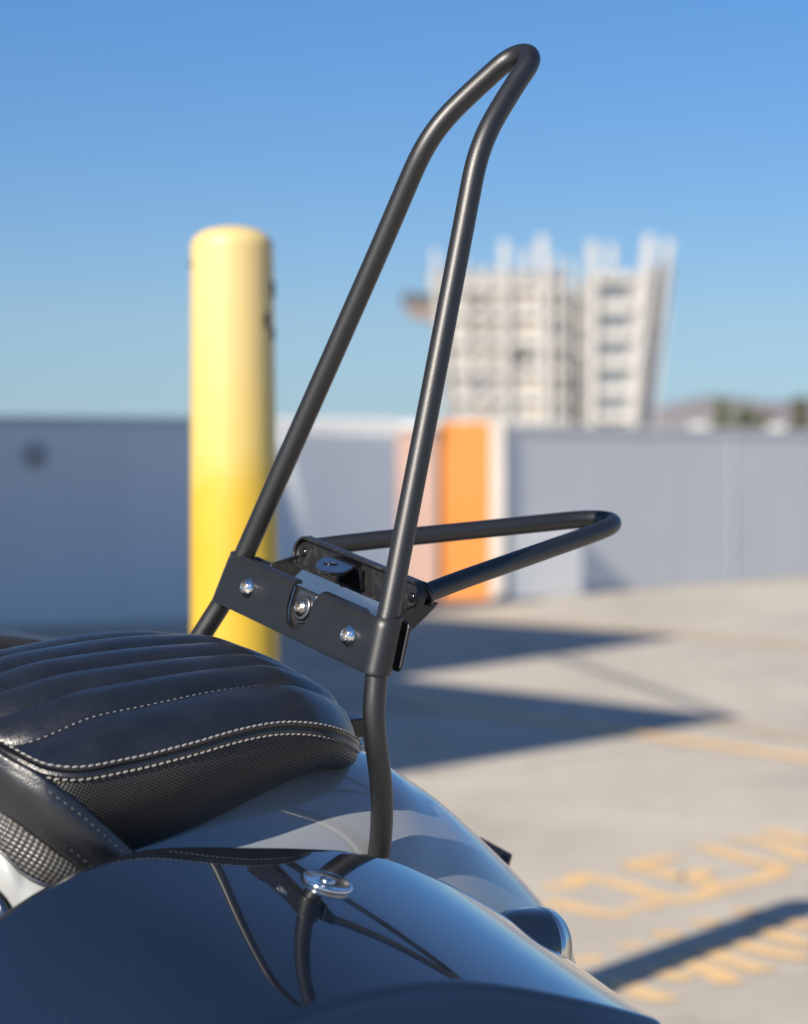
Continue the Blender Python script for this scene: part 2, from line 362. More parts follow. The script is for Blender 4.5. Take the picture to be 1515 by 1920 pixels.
# ------------------------------------------------------------------ parapet walls, pillar, bollard
WT = 1.228
def wall_solid(name, a, b_, thick, m, label, z1=WT, capm=None, cap_h=0.055, cap_out=0.008):
    """wall between two ground points, thickness away from the camera; coping as a part"""
    A, B = Vector((*a, 0)), Vector((*b_, 0)); d = (B - A).normalized(); n = Vector((-d.y, d.x, 0))
    if n.y < 0: n = -n
    bm = bmesh.new(); add_prism(bm, [A, B, B + n * thick, A + n * thick], (0, 0, z1 - cap_h))
    w = from_bm(name, bm, m, smooth=False); bev(w, 0.01); tag(w, label, 'wall')
    bm = bmesh.new(); q = n * cap_out
    add_prism(bm, [A - q, B - q, B + n * thick + q, A + n * thick + q], (0, 0, cap_h))
    c = from_bm('coping', bm, capm, smooth=False); bev(c, 0.008, 2); c.parent = w; c.location = (0, 0, z1 - cap_h)
    return w, d, n
def lw(x): return (x, 14.8 + 0.467 * x)
wl, dl, nl = wall_solid('parapet_wall', lw(-9), lw(-0.04), 0.2, M['wall_l'], 'grey parapet wall half in shadow behind the yellow bollard', capm=M['cap'])
A = (0.70, 16.45); Bp = (3.42, 19.62)
dv = Vector((Bp[0] - A[0], Bp[1] - A[1])); Bx = (A[0] + dv.x * 3.2, A[1] + dv.y * 3.2)
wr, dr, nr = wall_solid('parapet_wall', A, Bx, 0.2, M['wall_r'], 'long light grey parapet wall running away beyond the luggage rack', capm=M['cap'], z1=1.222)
# vertical joint strips on the long wall
for k in (2.9, 8.0):
    p = Vector((*A, 0)) + dr * k - nr * 0.004
    bm = bmesh.new(); add_prism(bm, [p, p + dr * 0.012, p + dr * 0.012 - nr * 0.004, p - nr * 0.004], (0, 0, 1.15))
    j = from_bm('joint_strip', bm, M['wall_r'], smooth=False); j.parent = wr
# pillar: salmon return face, orange face, pale edge
p = empty('orange_pillar', (0.42, 16.45, 0)); tag(p, 'orange painted pillar with a pale edge between the two grey parapet walls', 'pillar')
def part_box(name, lo, hi, m, parent, bw=0.006):
    bm = bmesh.new(); L = parent.location
    add_box(bm, [lo[i] - L[i] for i in range(3)], [hi[i] - L[i] for i in range(3)])
    o = from_bm(name, bm, m, parent, smooth=False); bev(o, bw); return o
part_box('orange_face', (0.235, 16.42, 0), (0.595, 16.60, 1.235), M['orange'], p)
part_box('pale_edge', (0.598, 16.40, 0), (0.698, 16.62, 1.235), M['trim_white'], p)
p2 = empty('salmon_pillar', (0.08, 16.45, 0)); tag(p2, 'salmon painted pillar ending the grey wall, seen behind the near upright', 'pillar')
part_box('pillar_body', (-0.060, 16.36, 0), (0.232, 16.60, 1.175), M['salmon'], p2)
part_box('coping', (-0.060, 16.33, 1.178), (0.234, 16.62, 1.238), M['cap'], p2)
# low block added by the long wall to cast a shadow on its foot
q0 = Vector((*A, 0)) - nr * 0.006
bm = bmesh.new(); add_prism(bm, [q0, q0 + dr * 0.78 - nr * 0.10, q0 + dr * 0.78], (0, 0, 0.50))
o = from_bm('shadow_block', bm, M['wall_r'], smooth=False); bev(o, 0.01)
tag(o, 'low light grey block added beside the orange pillar to shade the long wall foot', 'plinth')
# white boxes fixed on top of the long wall
for px, lab in ((1330, 'small white box on the coping of the long wall, nearer the tower'), (1474, 'small white box on the coping of the long wall, nearer the picture edge')):
    k = (px - 757.5) / 4419
    tt = (A[0] - k * A[1]) / (k * dr.y - dr.x); pp = Vector((*A, 0)) + dr * tt + nr * 0.1
    root = empty('coping_box', (pp.x, pp.y, 1.222)); tag(root, lab, 'box', 'white boxes on the wall top')
    part_box('box_body', (pp.x - 0.07, pp.y - 0.05, 1.222), (pp.x + 0.07, pp.y + 0.05, 1.252), M['white_box'], root, 0.004)
    part_box('box_lid', (pp.x - 0.078, pp.y - 0.058, 1.254), (pp.x + 0.078, pp.y + 0.058, 1.264), M['white_box'], root, 0.004)
# small dark pipe stub on the left wall
px, py = 66, 852; k = (px - 757.5) / 4419; xx = 14.8 * k / (1 - 0.467 * k); yy = 14.8 + 0.467 * xx; zz = 0.97 - (py - 863) * yy / 4419
bm = bmesh.new(); add_lathe(bm, [(0, 0), (0.080, 0), (0.080, 0.008), (0.03, 0.012), (0.03, 0.05), (0.02, 0.05), (0.02, 0.02), (0, 0.02)], axis_mtx((xx, yy, zz), -nl), 20)
tag(from_bm('drain_stub', bm, M['stub']), 'small dark round pipe stub sticking out of the shaded wall', 'pipe')

bx, by, br = -0.2515, 3.45, 0.0605
root = empty('bollard', (bx, by, 0)); root.location.x += 0.0075; root.rotation_euler.y = -0.0058
tag(root, 'yellow round topped bollard with sun bleached upper half and black rub marks', 'bollard')
prof = [(br + 0.007, 0.0), (br + 0.005, 0.6), (br, 1.2800)] + [(br * (1 - q ** 2.2) ** (1 / 2.2), 1.2805 + 0.0315 * q) for q in (0.1, 0.25, 0.4, 0.55, 0.68, 0.79, 0.88, 0.94, 0.98)] + [(0, 1.312)]
bm = bmesh.new(); add_lathe(bm, [(0, 0)] + prof, Matrix.Identity(4), 48); from_bm('sleeve', bm, M['bollard'], root)
def rub(px, py, w, h, name='rub_mark'):
    th0 = math.asin(max(-1, min(1, ((px - 757.5) / 4419 * by - bx) / br))); z0 = 0.97 - (py - 863) * by / 4419
    bm = bmesh.new(); rows = []
    for j in range(9):
        rows.append([])
        for i in range(9):
            u_, v_ = i / 4 - 1, j / 4 - 1
            k_ = math.sqrt(max(0.02, 1 - v_ * v_ * 0.9)) * (1 + 0.25 * math.sin(j * 2.3 + px)); a = th0 + u_ * w * k_
            rows[-1].append(bm.verts.new((br * 1.035 * math.sin(a), -br * 1.035 * math.cos(a), z0 + v_ * h)))
    for j in range(8):
        for i in range(8): bm.faces.new((rows[j][i], rows[j][i + 1], rows[j + 1][i + 1], rows[j + 1][i]))
    from_bm(name, bm, M['scuff'], root)
rub(514, 545, 0.35, 0.014); rub(501, 605, 0.12, 0.012); rub(511, 628, 0.20, 0.009)
rub(360, 497, 0.10, 0.008)

# ------------------------------------------------------------------ unseen canopy, added out of frame on the left to throw the pointed shadows
hz = 3.6; sh = Vector((-ld.x / -ld.z, -ld.y / -ld.z, 0)) * hz
def up_(x, y): return Vector((x, y, 0)) + sh + Vector((0, 0, hz))
t1 = Vector((1.50, 12.85)); t2 = Vector((1.23, 8.80)); no = Vector((-0.06, 10.43))
c0 = empty('sun_blocker_canopy', (*up_(-5, 11).xy, 0)); tag(c0, 'unseen flat canopy added left of the view to throw pointed shadows', 'canopy')
L0 = Vector(c0.location)
poly = [up_(*t1), up_(*no), up_(*t2), up_(0.02, 7.31), up_(-2.6, 3.86), up_(-9, 9.0), up_(-4.6, 22.2), up_(-1.0, 18.2), up_(0.30, 16.10), up_(-0.30, 14.95)]
half_shade = [up_(-0.30, 14.95), up_(0.26, 15.93), up_(0.93, 16.22), up_(0.48, 15.50), up_(0.10, 14.78), up_(0.05, 14.59)]
bm = bmesh.new(); add_prism(bm, [v_ - L0 + Vector((0, 0, 0.02)) for v_ in half_shade], (0, 0, 0.004)); from_bm('added_shade_net', bm, M['half_shade'], c0, smooth=False)  # unseen piece added to half-light the left wall
bm = bmesh.new(); add_prism(bm, [v_ - L0 for v_ in poly], (0, 0, 0.05)); from_bm('blocker_sheet', bm, M['sun_blocker'], c0, smooth=False)
for v_ in (poly[4], poly[5], poly[6], up_(-5, 11)):
    bm = bmesh.new(); add_tube(bm, [Vector((v_.x, v_.y, 0)) - L0, Vector((v_.x, v_.y, hz - 0.002)) - L0], 0.06, 16); from_bm('blocker_post', bm, M['dark_metal'], c0)
bm = bmesh.new(); add_tube(bm, [up_(0.72, 11.55) - L0 + Vector((0, 0, 0.025)), up_(0.80, 11.25) - L0 + Vector((0, 0, 0.025)), up_(*t2) - L0 + Vector((0, 0, 0.025))], 0.016, 10)
from_bm('blocker_cable', bm, M['dark_metal'], c0)

# ------------------------------------------------------------------ far: tower, hills, trees
DT = 400.0
def far(px, py, D=DT): return Vector(((px - 757.5) * D / 4419, D, 0.97 - (py - 863) * D / 4419))
tw = empty('stadium_tower', (30, DT, 0)); tag(tw, 'white lattice fronted stadium tower leaning outward behind the long wall', 'tower')
TL = Vector(tw.location)
def slab(bm, quad, depth, back=0.0):
    """quad in picture survey order, put at its real distance; pushed away from the camera by depth metres"""
    add_prism(bm, [far(*q) + Vector((0, back, 0)) - TL for q in quad], (0, depth, 0))
def edge(x0, y0, x1, y1, y): return x0 + (x1 - x0) * (y - y0) / (y1 - y0)
GB = 873.0            # picture row of the tower's ground line
lx = lambda y: edge(806, 500, 842, 795, y)
bm = bmesh.new(); slab(bm, [(lx(508), 508), (1064, 508), (1058, GB), (lx(GB), GB)], 24, 1.2); from_bm('facade_wall', bm, M['tower'], tw, smooth=False)
bm = bmesh.new(); slab(bm, [(1056, 545), (1100, 545), (1098, GB), (1056, GB)], 16, 5.0); from_bm('stair_core', bm, M['tower_core'], tw, smooth=False)
rx0 = lambda y: edge(1100, 500, 1096, 795, y); rx1 = lambda y: edge(1214, 445, 1186, 798, y)
bm = bmesh.new(); slab(bm, [(rx0(512), 512), (rx1(512), 512), (rx1(GB), GB), (rx0(GB), GB)], 22, 1.2); from_bm('facade_wall', bm, M['tower'], tw, smooth=False)
bm = bmesh.new(); slab(bm, [(rx1(500), 500), (1266, 492), (1222, GB), (rx1(GB), GB)], 18, 3.0); from_bm('side_wall', bm, M['tower_side'], tw, smooth=False)
def win(quad, m=None, dep=0.6, back=0.75):
    bm = bmesh.new(); slab(bm, quad, dep, back); from_bm('window', bm, m or M['tower_glass'], tw, smooth=False)
rnd = random.Random(3)
for y in (561, 615, 669, 723, 772):
    for x0, x1 in ((861, 899), (926, 953), (978, 1014), (1030, 1050)):
        sx = (lx(y) - lx(561)) * (1060 - x0) / 250
        win([(x0 + sx, y - 7), (x1 + sx, y - 7), (x1 + sx, y + 7), (x0 + sx, y + 7)], M['tower_tan'] if rnd.random() < 0.65 else M['tower_glass'])
for y in (550, 604, 655, 708, 757):
    win([(1128, y - 9), (1180 - (y - 550) * 0.03, y - 9), (1178 - (y - 550) * 0.04, y + 9), (1128, y + 9)], dep=0.6)
for y in (530, 575, 620, 665, 710, 755):
    win([(1222 - (y - 500) * 0.09, y - 8), (1246 - (y - 500) * 0.10, y - 8), (1245 - (y - 500) * 0.10, y + 10), (1221 - (y - 500) * 0.09, y + 10)], M['tower_core'], 1.0, 2.6)
for y in (560, 585, 612, 640, 668, 696, 724, 752):
    win([(1066 + rnd.uniform(-2, 2), y - 6), (1092, y - 10), (1092, y - 4), (1066, y + 2)], M['tower_fin'] if rnd.random() < 0.45 else M['tower_glass'], 0.5, 4.2)
win([(1074, 700), (1094, 700), (1094, 790), (1074, 790)], M['board'], 0.5, 4.3)
for y in (540, 590, 642, 697, 749, 790):
    bm = bmesh.new(); slab(bm, [(lx(y - 9), y - 9), (1062, y - 9), (1062, y + 4), (lx(y + 4), y + 4)], 1.1, 0.1); from_bm('floor_band', bm, M['tower_fin'], tw, smooth=False)
for y in (522, 578, 630, 682, 733, 780):
    bm = bmesh.new(); slab(bm, [(1122, y - 11), (1188, y - 11), (1188 - 2, y + 8), (1122, y + 8)], 1.1, 0.1); from_bm('floor_band', bm, M['tower_fin'], tw, smooth=False)
fins = [(815, 470, 845, 10), (872, 488, 882, 7), (910, 500, 915, 7), (945, 453, 948, 15), (985, 470, 986, 13), (1015, 445, 1022, 17), (1042, 480, 1044, 9), (1070, 488, 1068, 8),
        (1110, 455, 1108, 19), (1145, 460, 1140, 14), (1216, 443, 1187, 19), (1256, 448, 1206, 16)]
for x, y, xb, w in fins:
    short = x in (985, 1145)
    yb = 530 if short else GB
    xe = edge(x, y, xb, 797, yb)
    bm = bmesh.new(); slab(bm, [(x - w / 2, y), (x + w / 2, y), (xe + w * 0.36, yb), (xe - w * 0.36, yb)], 1.0, 2.0 if x == 1256 else -0.9)
    o = from_bm('fin', bm, M['tower_side'] if x == 1256 and False else M['tower_fin'], tw, smooth=False); bev(o, 0.12)
bm = bmesh.new(); slab(bm, [(752, 546), (812, 552), (812, 572), (756, 570)], 6, 1.5); from_bm('display_board', bm, M['board'], tw, smooth=False)
bm = bmesh.new(); slab(bm, [(760, 570.5), (815, 572.5), (820, 600), (768, 592)], 5, 1.8); from_bm('board_support', bm, M['board_brown'], tw, smooth=False)

for _ in range(26):
    x = rnd.uniform(862, 1040); y = rnd.choice((565, 619, 673, 727)) + rnd.uniform(-4, 4); w_ = rnd.uniform(6, 20); h_ = rnd.uniform(5, 12)
    sx = (lx(y) - lx(561)) * (1060 - x) / 250
    win([(x + sx, y - h_), (x + sx + w_, y - h_), (x + sx + w_, y + h_), (x + sx, y + h_)], rnd.choice((M['tower_tan'], M['tower_core'], M['tower'], M['tower_glass'])), 0.4, 0.62)
# hills
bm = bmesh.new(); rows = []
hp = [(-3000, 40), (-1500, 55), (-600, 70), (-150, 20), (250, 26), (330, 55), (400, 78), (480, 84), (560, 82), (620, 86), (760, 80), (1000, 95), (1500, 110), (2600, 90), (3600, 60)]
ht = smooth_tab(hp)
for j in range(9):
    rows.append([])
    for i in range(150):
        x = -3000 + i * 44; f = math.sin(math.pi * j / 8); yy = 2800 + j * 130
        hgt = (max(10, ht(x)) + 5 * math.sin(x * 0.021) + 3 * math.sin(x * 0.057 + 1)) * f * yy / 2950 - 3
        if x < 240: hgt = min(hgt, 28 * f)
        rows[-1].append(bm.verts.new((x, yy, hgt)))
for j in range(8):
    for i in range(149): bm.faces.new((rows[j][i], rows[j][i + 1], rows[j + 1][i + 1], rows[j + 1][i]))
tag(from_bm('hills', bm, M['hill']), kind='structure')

def tree(px, ptop, width_px, D, m, label, seed):
    rn = random.Random(seed); base = far(px, 863, D); base.z = 0
    H = far(px, ptop, D).z; wr_ = width_px * D / 4419 / 2
    root = empty('tree', base); tag(root, label, 'tree', 'trees beyond the long wall')
    bm = bmesh.new(); add_tube(bm, [(0, 0, 0), (0.05, 0.02, H * 0.35), (-0.06, 0, H * 0.8)], lambda q: 0.2 * (1 - 0.7 * q), 10)
    for k in range(5):
        a = rn.uniform(0, 6.3); z = H * rn.uniform(0.35, 0.6)
        add_tube(bm, [(0, 0, z), (math.cos(a) * wr_ * 0.4, math.sin(a) * wr_ * 0.4, z + H * 0.12), (math.cos(a) * wr_ * 0.7, math.sin(a) * wr_ * 0.7, z + H * 0.26)], lambda q: 0.08 * (1 - 0.6 * q), 6)
    from_bm('trunk', bm, M['bark'], root)
    bm = bmesh.new()
    cl = [(Vector((rn.gauss(0, 0.42) * wr_, rn.gauss(0, 0.42) * wr_, H * rn.uniform(0.34, 0.93))), rn.uniform(0.3, 0.55) * wr_) for _ in range(26)]
    for c_, r_ in cl:
        sc = 1.0 - 0.55 * max(0, (c_.z / H - 0.6) / 0.4); c_.x *= sc; c_.y *= sc
        for _ in range(100):
            d = Vector((rn.gauss(0, 1), rn.gauss(0, 1), rn.gauss(0, 1))).normalized() * r_ * rn.random() ** 0.4
            pz = c_ + d; n_ = Vector((rn.gauss(0, 1), rn.gauss(0, 1), rn.gauss(0, 1) + 0.6)).normalized(); a_ = n_.orthogonal().normalized(); b_ = n_.cross(a_); q = rn.uniform(0.10, 0.22)
            bm.faces.new([bm.verts.new(pz + a_ * q), bm.verts.new(pz + b_ * q * 0.6), bm.verts.new(pz - a_ * q), bm.verts.new(pz - b_ * q * 0.6)])
    from_bm('crown', bm, m, root, smooth=False, recalc=False)
tree(1354, 748, 40, 150, M['leaf'], 'dark green tree nearest the tower, tallest above the long wall', 11)
tree(1398, 762, 44, 152, M['leaf'], 'dark green middle tree peeping low over the long wall', 12)
tree(1430, 770, 36, 158, M['leaf2'], 'low olive shrub like tree between two darker trees', 13)
tree(1500, 742, 46, 148, M['leaf2'], 'olive green tree cut by the picture edge above the long wall', 14)

# ------------------------------------------------------------------ the motorcycle: local axes x = rearward, y = towards its right side, z = up the leaning bike
O = Vector((-0.06752037, 1.76323289, 0.87012702))
ar = Vector((0.82986538, 0.55796367, 0)); al = Vector((0.54860919, -0.81595237, -0.18234495)); au = Vector((0.10174186, -0.15132176, 0.98323462))
HB = 0.872
bike = empty('motorcycle', O - au * HB)
mr = Matrix((ar, -al, au)).transposed().to_4x4(); bike.rotation_euler = mr.to_euler()
tag(bike, 'grey and blue black motorcycle leaning on its stand with a tall black sissy bar', 'motorcycle')
def P(s, w, h): return Vector((s, -w, h + HB))      # s rearward, w towards the left side (camera), h above the bracket

# --- sissy bar hoop
near = [(-0.030, 0.122, -0.330), (-0.012, 0.122, -0.240), (-0.004, 0.122, -0.195), (-0.0012, 0.122, -0.165), (-0.0010, 0.122, -0.145), (-0.0035, 0.1219, -0.121), (-0.0075, 0.1212, -0.100), (-0.0122, 0.1195, -0.080), (-0.0140, 0.116, -0.058), (-0.0112, 0.1105, -0.0334)]
dirn = Vector((0.25, -0.215, 1.0))
near += [(-0.0095, 0.1075, -0.020), (-0.0019, 0.1035, 0.0069), (0.015, 0.0898, 0.0728), (0.040, 0.0695, 0.170), (0.062, 0.0513, 0.257), (0.0765, 0.0395, 0.316), (0.0805, 0.0366, 0.330), (0.0865, 0.0336, 0.3445), (0.0938, 0.0306, 0.3570), (0.1015, 0.0276, 0.3675), (0.1130, 0.0232, 0.3815), (0.1260, 0.0180, 0.3965)]
apex = []
for k in range(1, 6):
    a = k / 6 * math.pi / 2
    apex.append((0.126 + 0.0150 * math.sin(a), 0.0180 * math.cos(a) ** 0.9, 0.3965 + 0.0162 * math.sin(a)))
half = near + apex
far_foot = [(-0.020, 0.121, -0.330), (-0.018, 0.121, -0.240), (-0.020, 0.122, -0.190), (-0.027, 0.123, -0.140), (-0.0345, 0.1235, -0.105), (-0.0330, 0.1220, -0.080), (-0.0235, 0.1170, -0.0560), (-0.0135, 0.1115, -0.0334)]
far_half = far_foot + half[10:]
full = half + [(0.1410, 0.0, 0.4127)] + [(s, -w, h) for s, w, h in far_half[::-1]]
bm = bmesh.new(); add_tube(bm, even(spline([P(*p_) for p_ in full], 8), 0.0028, 10), 0.0081, 32)
hoop = from_bm('sissy_bar', bm, M['tube'], bike)

# --- cross bracket: plate folded round both uprights, rolled top edge, U notch in the middle
HT, HBm = 0.0082, -0.0312
def bar_s(h): return -0.0036 + 0.235 * (h - 0.0069) + 0.0015
def leg_w(h): return 0.1035 - 0.155 * (h - 0.0069)
def brk_path():
    pts = []          # (s offset, w base, wrap weight): front plate then wrap
    rr = 0.0112
    for k in range(60): 
        pts.append((-rr, -0.100 + 0.200 * k / 59, 0))
    wrap = []
    for k in range(1, 13):
        a = math.pi * 0.93 * k / 12
        wrap.append((-rr * math.cos(a), rr * math.sin(a)))
    L_ = [(x, ('L', y)) for x, y in wrap[::-1]]; R_ = [(x, ('R', y)) for x, y in wrap]
    return L_ + [(s_, w_) for s_, w_, _ in pts] + R_
bm = bmesh.new(); grid = []
NH = 14; FL = 6; RL = 0.0055
for (so_, wv) in brk_path():
    col_ = []
    for j in range(NH + FL + 1):
        if j <= NH: h = HBm + (HT - RL - HBm) * j / NH; ds = 0.0; fl = 0
        else:
            a = (j - NH) / FL * math.pi / 2; fl = a
            h = HT - RL + RL * math.sin(a); ds = RL * (1 - math.cos(a)) + (0.0022 if j == NH + FL else 0)
        if isinstance(wv, tuple):
            sg = -1 if wv[0] == 'L' else 1; w = sg * (leg_w(h) + wv[1]); s_ = bar_s(h) + so_
            if j > NH: h = HT - RL + RL * (j - NH) / FL
        else:
            w = wv / 0.1 * leg_w(h); r_ = sstep(0.098, 0.078, abs(wv)); s_ = bar_s(h) - 0.0112 + ds * r_
            if j > NH: h = HT - RL + RL * ((j - NH) / FL * (1 - r_) + math.sin(fl) * r_)
        col_.append(bm.verts.new(P(s_, w, h)))
    grid.append(col_)
for a, b_ in zip(grid, grid[1:]):
    for j in range(NH + FL): bm.faces.new((a[j], b_[j], b_[j + 1], a[j + 1]))
bmesh.ops.recalc_face_normals(bm, faces=bm.faces)
bm.faces.ensure_lookup_table()
fc = min(bm.faces, key=lambda f: (f.calc_center_median() - P(-0.0135, 0.05, -0.012)).length)
if fc.normal.x > 0: bmesh.ops.reverse_faces(bm, faces=bm.faces)
br_o = from_bm('cross_bracket', bm, M['bracket'], hoop, recalc=False)
md = br_o.modifiers.new('thick', 'SOLIDIFY'); md.thickness = 0.0026; md.offset = -1
# notch cut with a boolean, cutter removed afterwards
NC = 0.0070; NW = 0.0165
cut = []
for k in range(17):
    a = math.pi + math.pi * k / 16; cut.append((NC + NW * math.cos(a), -0.0085 + NW * 0.98 * math.sin(a)))
cut += [(NC + NW, -0.0005), (NC + NW + 0.0035, 0.0035), (NC + NW + 0.0035, 0.02), (NC - NW, 0.02)]
bm = bmesh.new(); add_prism(bm, [P(-0.04, w, h) for w, h in cut], (0.06, 0, 0))
cu = from_bm('cutter', bm, M['bracket'], bike, smooth=False)
md = br_o.modifiers.new('notch', 'BOOLEAN'); md.operation = 'DIFFERENCE'; md.object = cu; md.solver = 'EXACT'
bv = br_o.modifiers.new('bev', 'BEVEL'); bv.width = 0.0006; bv.segments = 2; bv.limit_method = 'ANGLE'; bv.angle_limit = R(40)
bpy.context.view_layer.update()
dg = bpy.context.evaluated_depsgraph_get()
me2 = bpy.data.meshes.new_from_object(br_o.evaluated_get(dg)); br_o.modifiers.clear(); br_o.data = me2
bpy.data.objects.remove(cu)
for p_ in br_o.data.polygons: p_.use_smooth = True
ws = br_o.modifiers.new('wn', 'WEIGHTED_NORMAL') if False else None
# recessed plate behind the notch with a raised rounded rim, and its bolt
fr = -0.0112
bm = bmesh.new()
rim = [(NC + (NW + 0.003) * math.cos(math.pi + math.pi * k / 20), -0.0085 + (NW + 0.003) * math.sin(math.pi + math.pi * k / 20)) for k in range(21)] + [(NC + NW + 0.003, 0.0040), (NC - NW - 0.003, 0.0040)]
add_prism(bm, [P(bar_s(h) + fr + 0.0052, w, h) for w, h in rim], (0.0025, 0, 0))
o = from_bm('notch_plate', bm, M['rough_steel'], hoop, smooth=False); bev(o, 0.0007)
bm = bmesh.new()
inn = [(NC + 0.001 + 0.0128 * math.cos(math.pi + math.pi * k / 20), -0.0075 + 0.0128 * math.sin(math.pi + math.pi * k / 20)) for k in range(21)] + [(NC + 0.0138, 0.0034), (NC - 0.0118, 0.0034)]
add_prism(bm, [P(bar_s(h) + fr + 0.0036, w, h) for w, h in inn], (0.0019, 0, 0))
o = from_bm('notch_tongue', bm, M['steel'], hoop, smooth=False); bev(o, 0.0010, 3)
nrm = P(-1, 0, 0.235) - P(0, 0, 0)
def socket_head(name, s, w, h, rad, m, tall=0.5):
    bm = bmesh.new(); hx = rad * 0.46
    prof = [(rad, 0)] + [(rad * math.cos(a), rad * tall * math.sin(a) + 0.0004) for a in (0, 0.3, 0.6, 0.85)] + [(rad * 0.58, rad * tall * 0.97 + 0.0004), (rad * 0.52, rad * tall + 0.0004), (hx, rad * tall), (hx, rad * tall * 0.25), (0, rad * tall * 0.2)]
    add_lathe(bm, prof, axis_mtx(P(s, w, h), nrm), 36, hexr=(len(prof) - 3, len(prof) - 2))
    o = from_bm(name, bm, [m, M['socket']], hoop)
    for p_ in o.data.polygons:
        c_ = p_.center - P(s, w, h); rad_d = (c_ - nrm.normalized() * c_.dot(nrm.normalized())).length
        if rad_d < hx * 0.95: p_.material_index = 1
    return o
for w, h in ((-0.0660, -0.0105), (0.0810, -0.0115)):
    socket_head('screw', bar_s(h) + fr - 0.0002, w, h, 0.0078, M['chrome'], 0.62)
bm = bmesh.new(); add_lathe(bm, [(0.0098, 0), (0.0098, 0.0012), (0.0088, 0.0018), (0.0060, 0.0018)], axis_mtx(P(bar_s(-0.009) + fr + 0.0034, 0.0085, -0.0085), nrm), 32); from_bm('washer', bm, M['steel'], hoop)
socket_head('bolt', bar_s(-0.009) + fr + 0.0026, 0.0085, -0.0085, 0.0070, M['steel'], 0.6)
# rear clamp halves behind the uprights
for sg in (1, -1):
    bm = bmesh.new(); ro = []
    for (w, h) in ((0.083, HT - 0.004), (0.1105, HT - 0.004), (0.1125, HT - 0.007), (0.1165, HBm + 0.004), (0.1150, HBm + 0.0005), (0.083, HBm)): ro.append(P(bar_s(h) + 0.0138, sg * w, h))
    add_prism(bm, ro, (0.0036, 0, 0)); o = from_bm('clamp_plate', bm, M['bracket'], hoop, smooth=False); bev(o, 0.0015, 3)

# --- luggage rack
rk = [(0.0425, 0.0795, 0.0160), (0.0463, 0.0790, 0.0172), (0.09, 0.0665, 0.0245), (0.1671, 0.0445, 0.0358), (0.2336, 0.0255, 0.0456), (0.2560, 0.0185, 0.0490), (0.2690, 0.0120, 0.0508), (0.2755, 0.0055, 0.0517)]
full = rk + [(0.2765, 0, 0.0518)] + [(s, -w, h) for s, w, h in rk[::-1]]
bm = bmesh.new(); add_tube(bm, even(spline([P(*p_) for p_ in full], 8), 0.0028, 8), 0.00725, 28)
rack = from_bm('luggage_rack', bm, M['tube'], bike)
def stadium(hl, hr, n=12, cw=0.0, ch=0.0):
    return [(cw + hl + hr * math.cos(-math.pi / 2 + math.pi * k / n), ch + hr * math.sin(-math.pi / 2 + math.pi * k / n)) for k in range(n + 1)] + \
           [(cw - hl + hr * math.cos(math.pi / 2 + math.pi * k / n), ch + hr * math.sin(math.pi / 2 + math.pi * k / n)) for k in range(n + 1)]
RS = 0.0375; RC = (-0.0005, 0.0145)
bm = bmesh.new()
outer = stadium(0.0765, 0.0122); inner = stadium(0.0765, 0.0098)
def rp(w, h, d): return P(RS + d + 0.2 * h, RC[0] + w, RC[1] + h)
n = len(outer)
vo_f = [bm.verts.new(rp(w, h, -0.0045)) for w, h in outer]; vi_f = [bm.verts.new(rp(w, h, -0.0045)) for w, h in inner]
vi_b = [bm.verts.new(rp(w, h, -0.0006)) for w, h in inner]; vo_b = [bm.verts.new(rp(w, h, 0.0030)) for w, h in outer]
for i in range(n):
    j = (i + 1) % n
    bm.faces.new((vo_f[i], vo_f[j], vi_f[j], vi_f[i])); bm.faces.new((vi_f[i], vi_f[j], vi_b[j], vi_b[i])); bm.faces.new((vo_f[j], vo_f[i], vo_b[i], vo_b[j]))
bm.faces.new(vi_b); bm.faces.new(vo_b[::-1])
o = from_bm('mount_plate', bm, M['rough_steel'], rack, smooth=False); bev(o, 0.0008, 3, 30)
for sg in (-1, 1):
    bm = bmesh.new(); add_lathe(bm, [(0.004, 0), (0.004, 0.0008), (0.0028, 0.0016), (0, 0.0018)], axis_mtx(rp(sg * 0.0765, -0.001, -0.0006), (-1, 0, 0)), 18); from_bm('rivet', bm, M['gloss_black'], rack)
# bent tab with a threaded hole: down leg on the plate, ear pointing forward
bm = bmesh.new()
tabw0, tabw1 = -0.0165, 0.0085
ear = []
E0 = P(RS - 0.0052, tabw0, 0.0262); 
def tp(w, f, h): return P(RS - 0.0060 - f, w, h)
pl = [(0.0457, -0.0051), (0.0385, -0.0228), (0.0330, -0.0250), (0.0237, -0.0244), (0.0150, -0.0192), (0.0060, -0.0100), (-0.0015, 0.0010), (-0.0058, 0.0100), (-0.0069, 0.0175), (-0.0034, 0.0240), (0.0030, 0.0262), (0.0085, 0.0252), (0.0180, 0.0180), (0.0279, 0.0094), (0.0360, 0.0030)]
add_prism(bm, [P(s_, w, 0.0222 + (s_ - 0.014) * 0.02) for s_, w in pl], (0, 0, -0.0026))
o = from_bm('mount_tab', bm, M['gloss_black'], rack, smooth=False); bev(o, 0.0008, 3)
hc = P(0.0143, -0.0031, 0.0223)
bm = bmesh.new(); add_lathe(bm, [(0.0056, 0), (0.0056, 0.0005), (0.0046, 0.0008), (0.0038, 0.0002), (0.0036, -0.001), (0, -0.001)], axis_mtx(hc, (0, 0, 1)), 24)
o = from_bm('thread_hole', bm, [M['gloss_black'], M['dark_metal'], M['chrome']], rack)
for p_ in o.data.polygons:
    d_ = (p_.center - hc).xy.length
    p_.material_index = 1 if d_ < 0.0034 else (2 if d_ < 0.0044 else 0)
bm = bmesh.new(); add_prism(bm, [P(0.0318, w, h) for w, h in ((-0.0170, 0.0100), (0.0100, 0.0215), (0.0155, 0.0040), (-0.0150, 0.0010))], (0.0024, 0, 0))
o = from_bm('tab_leg', bm, M['gloss_black'], rack, smooth=False); bev(o, 0.0006, 2)
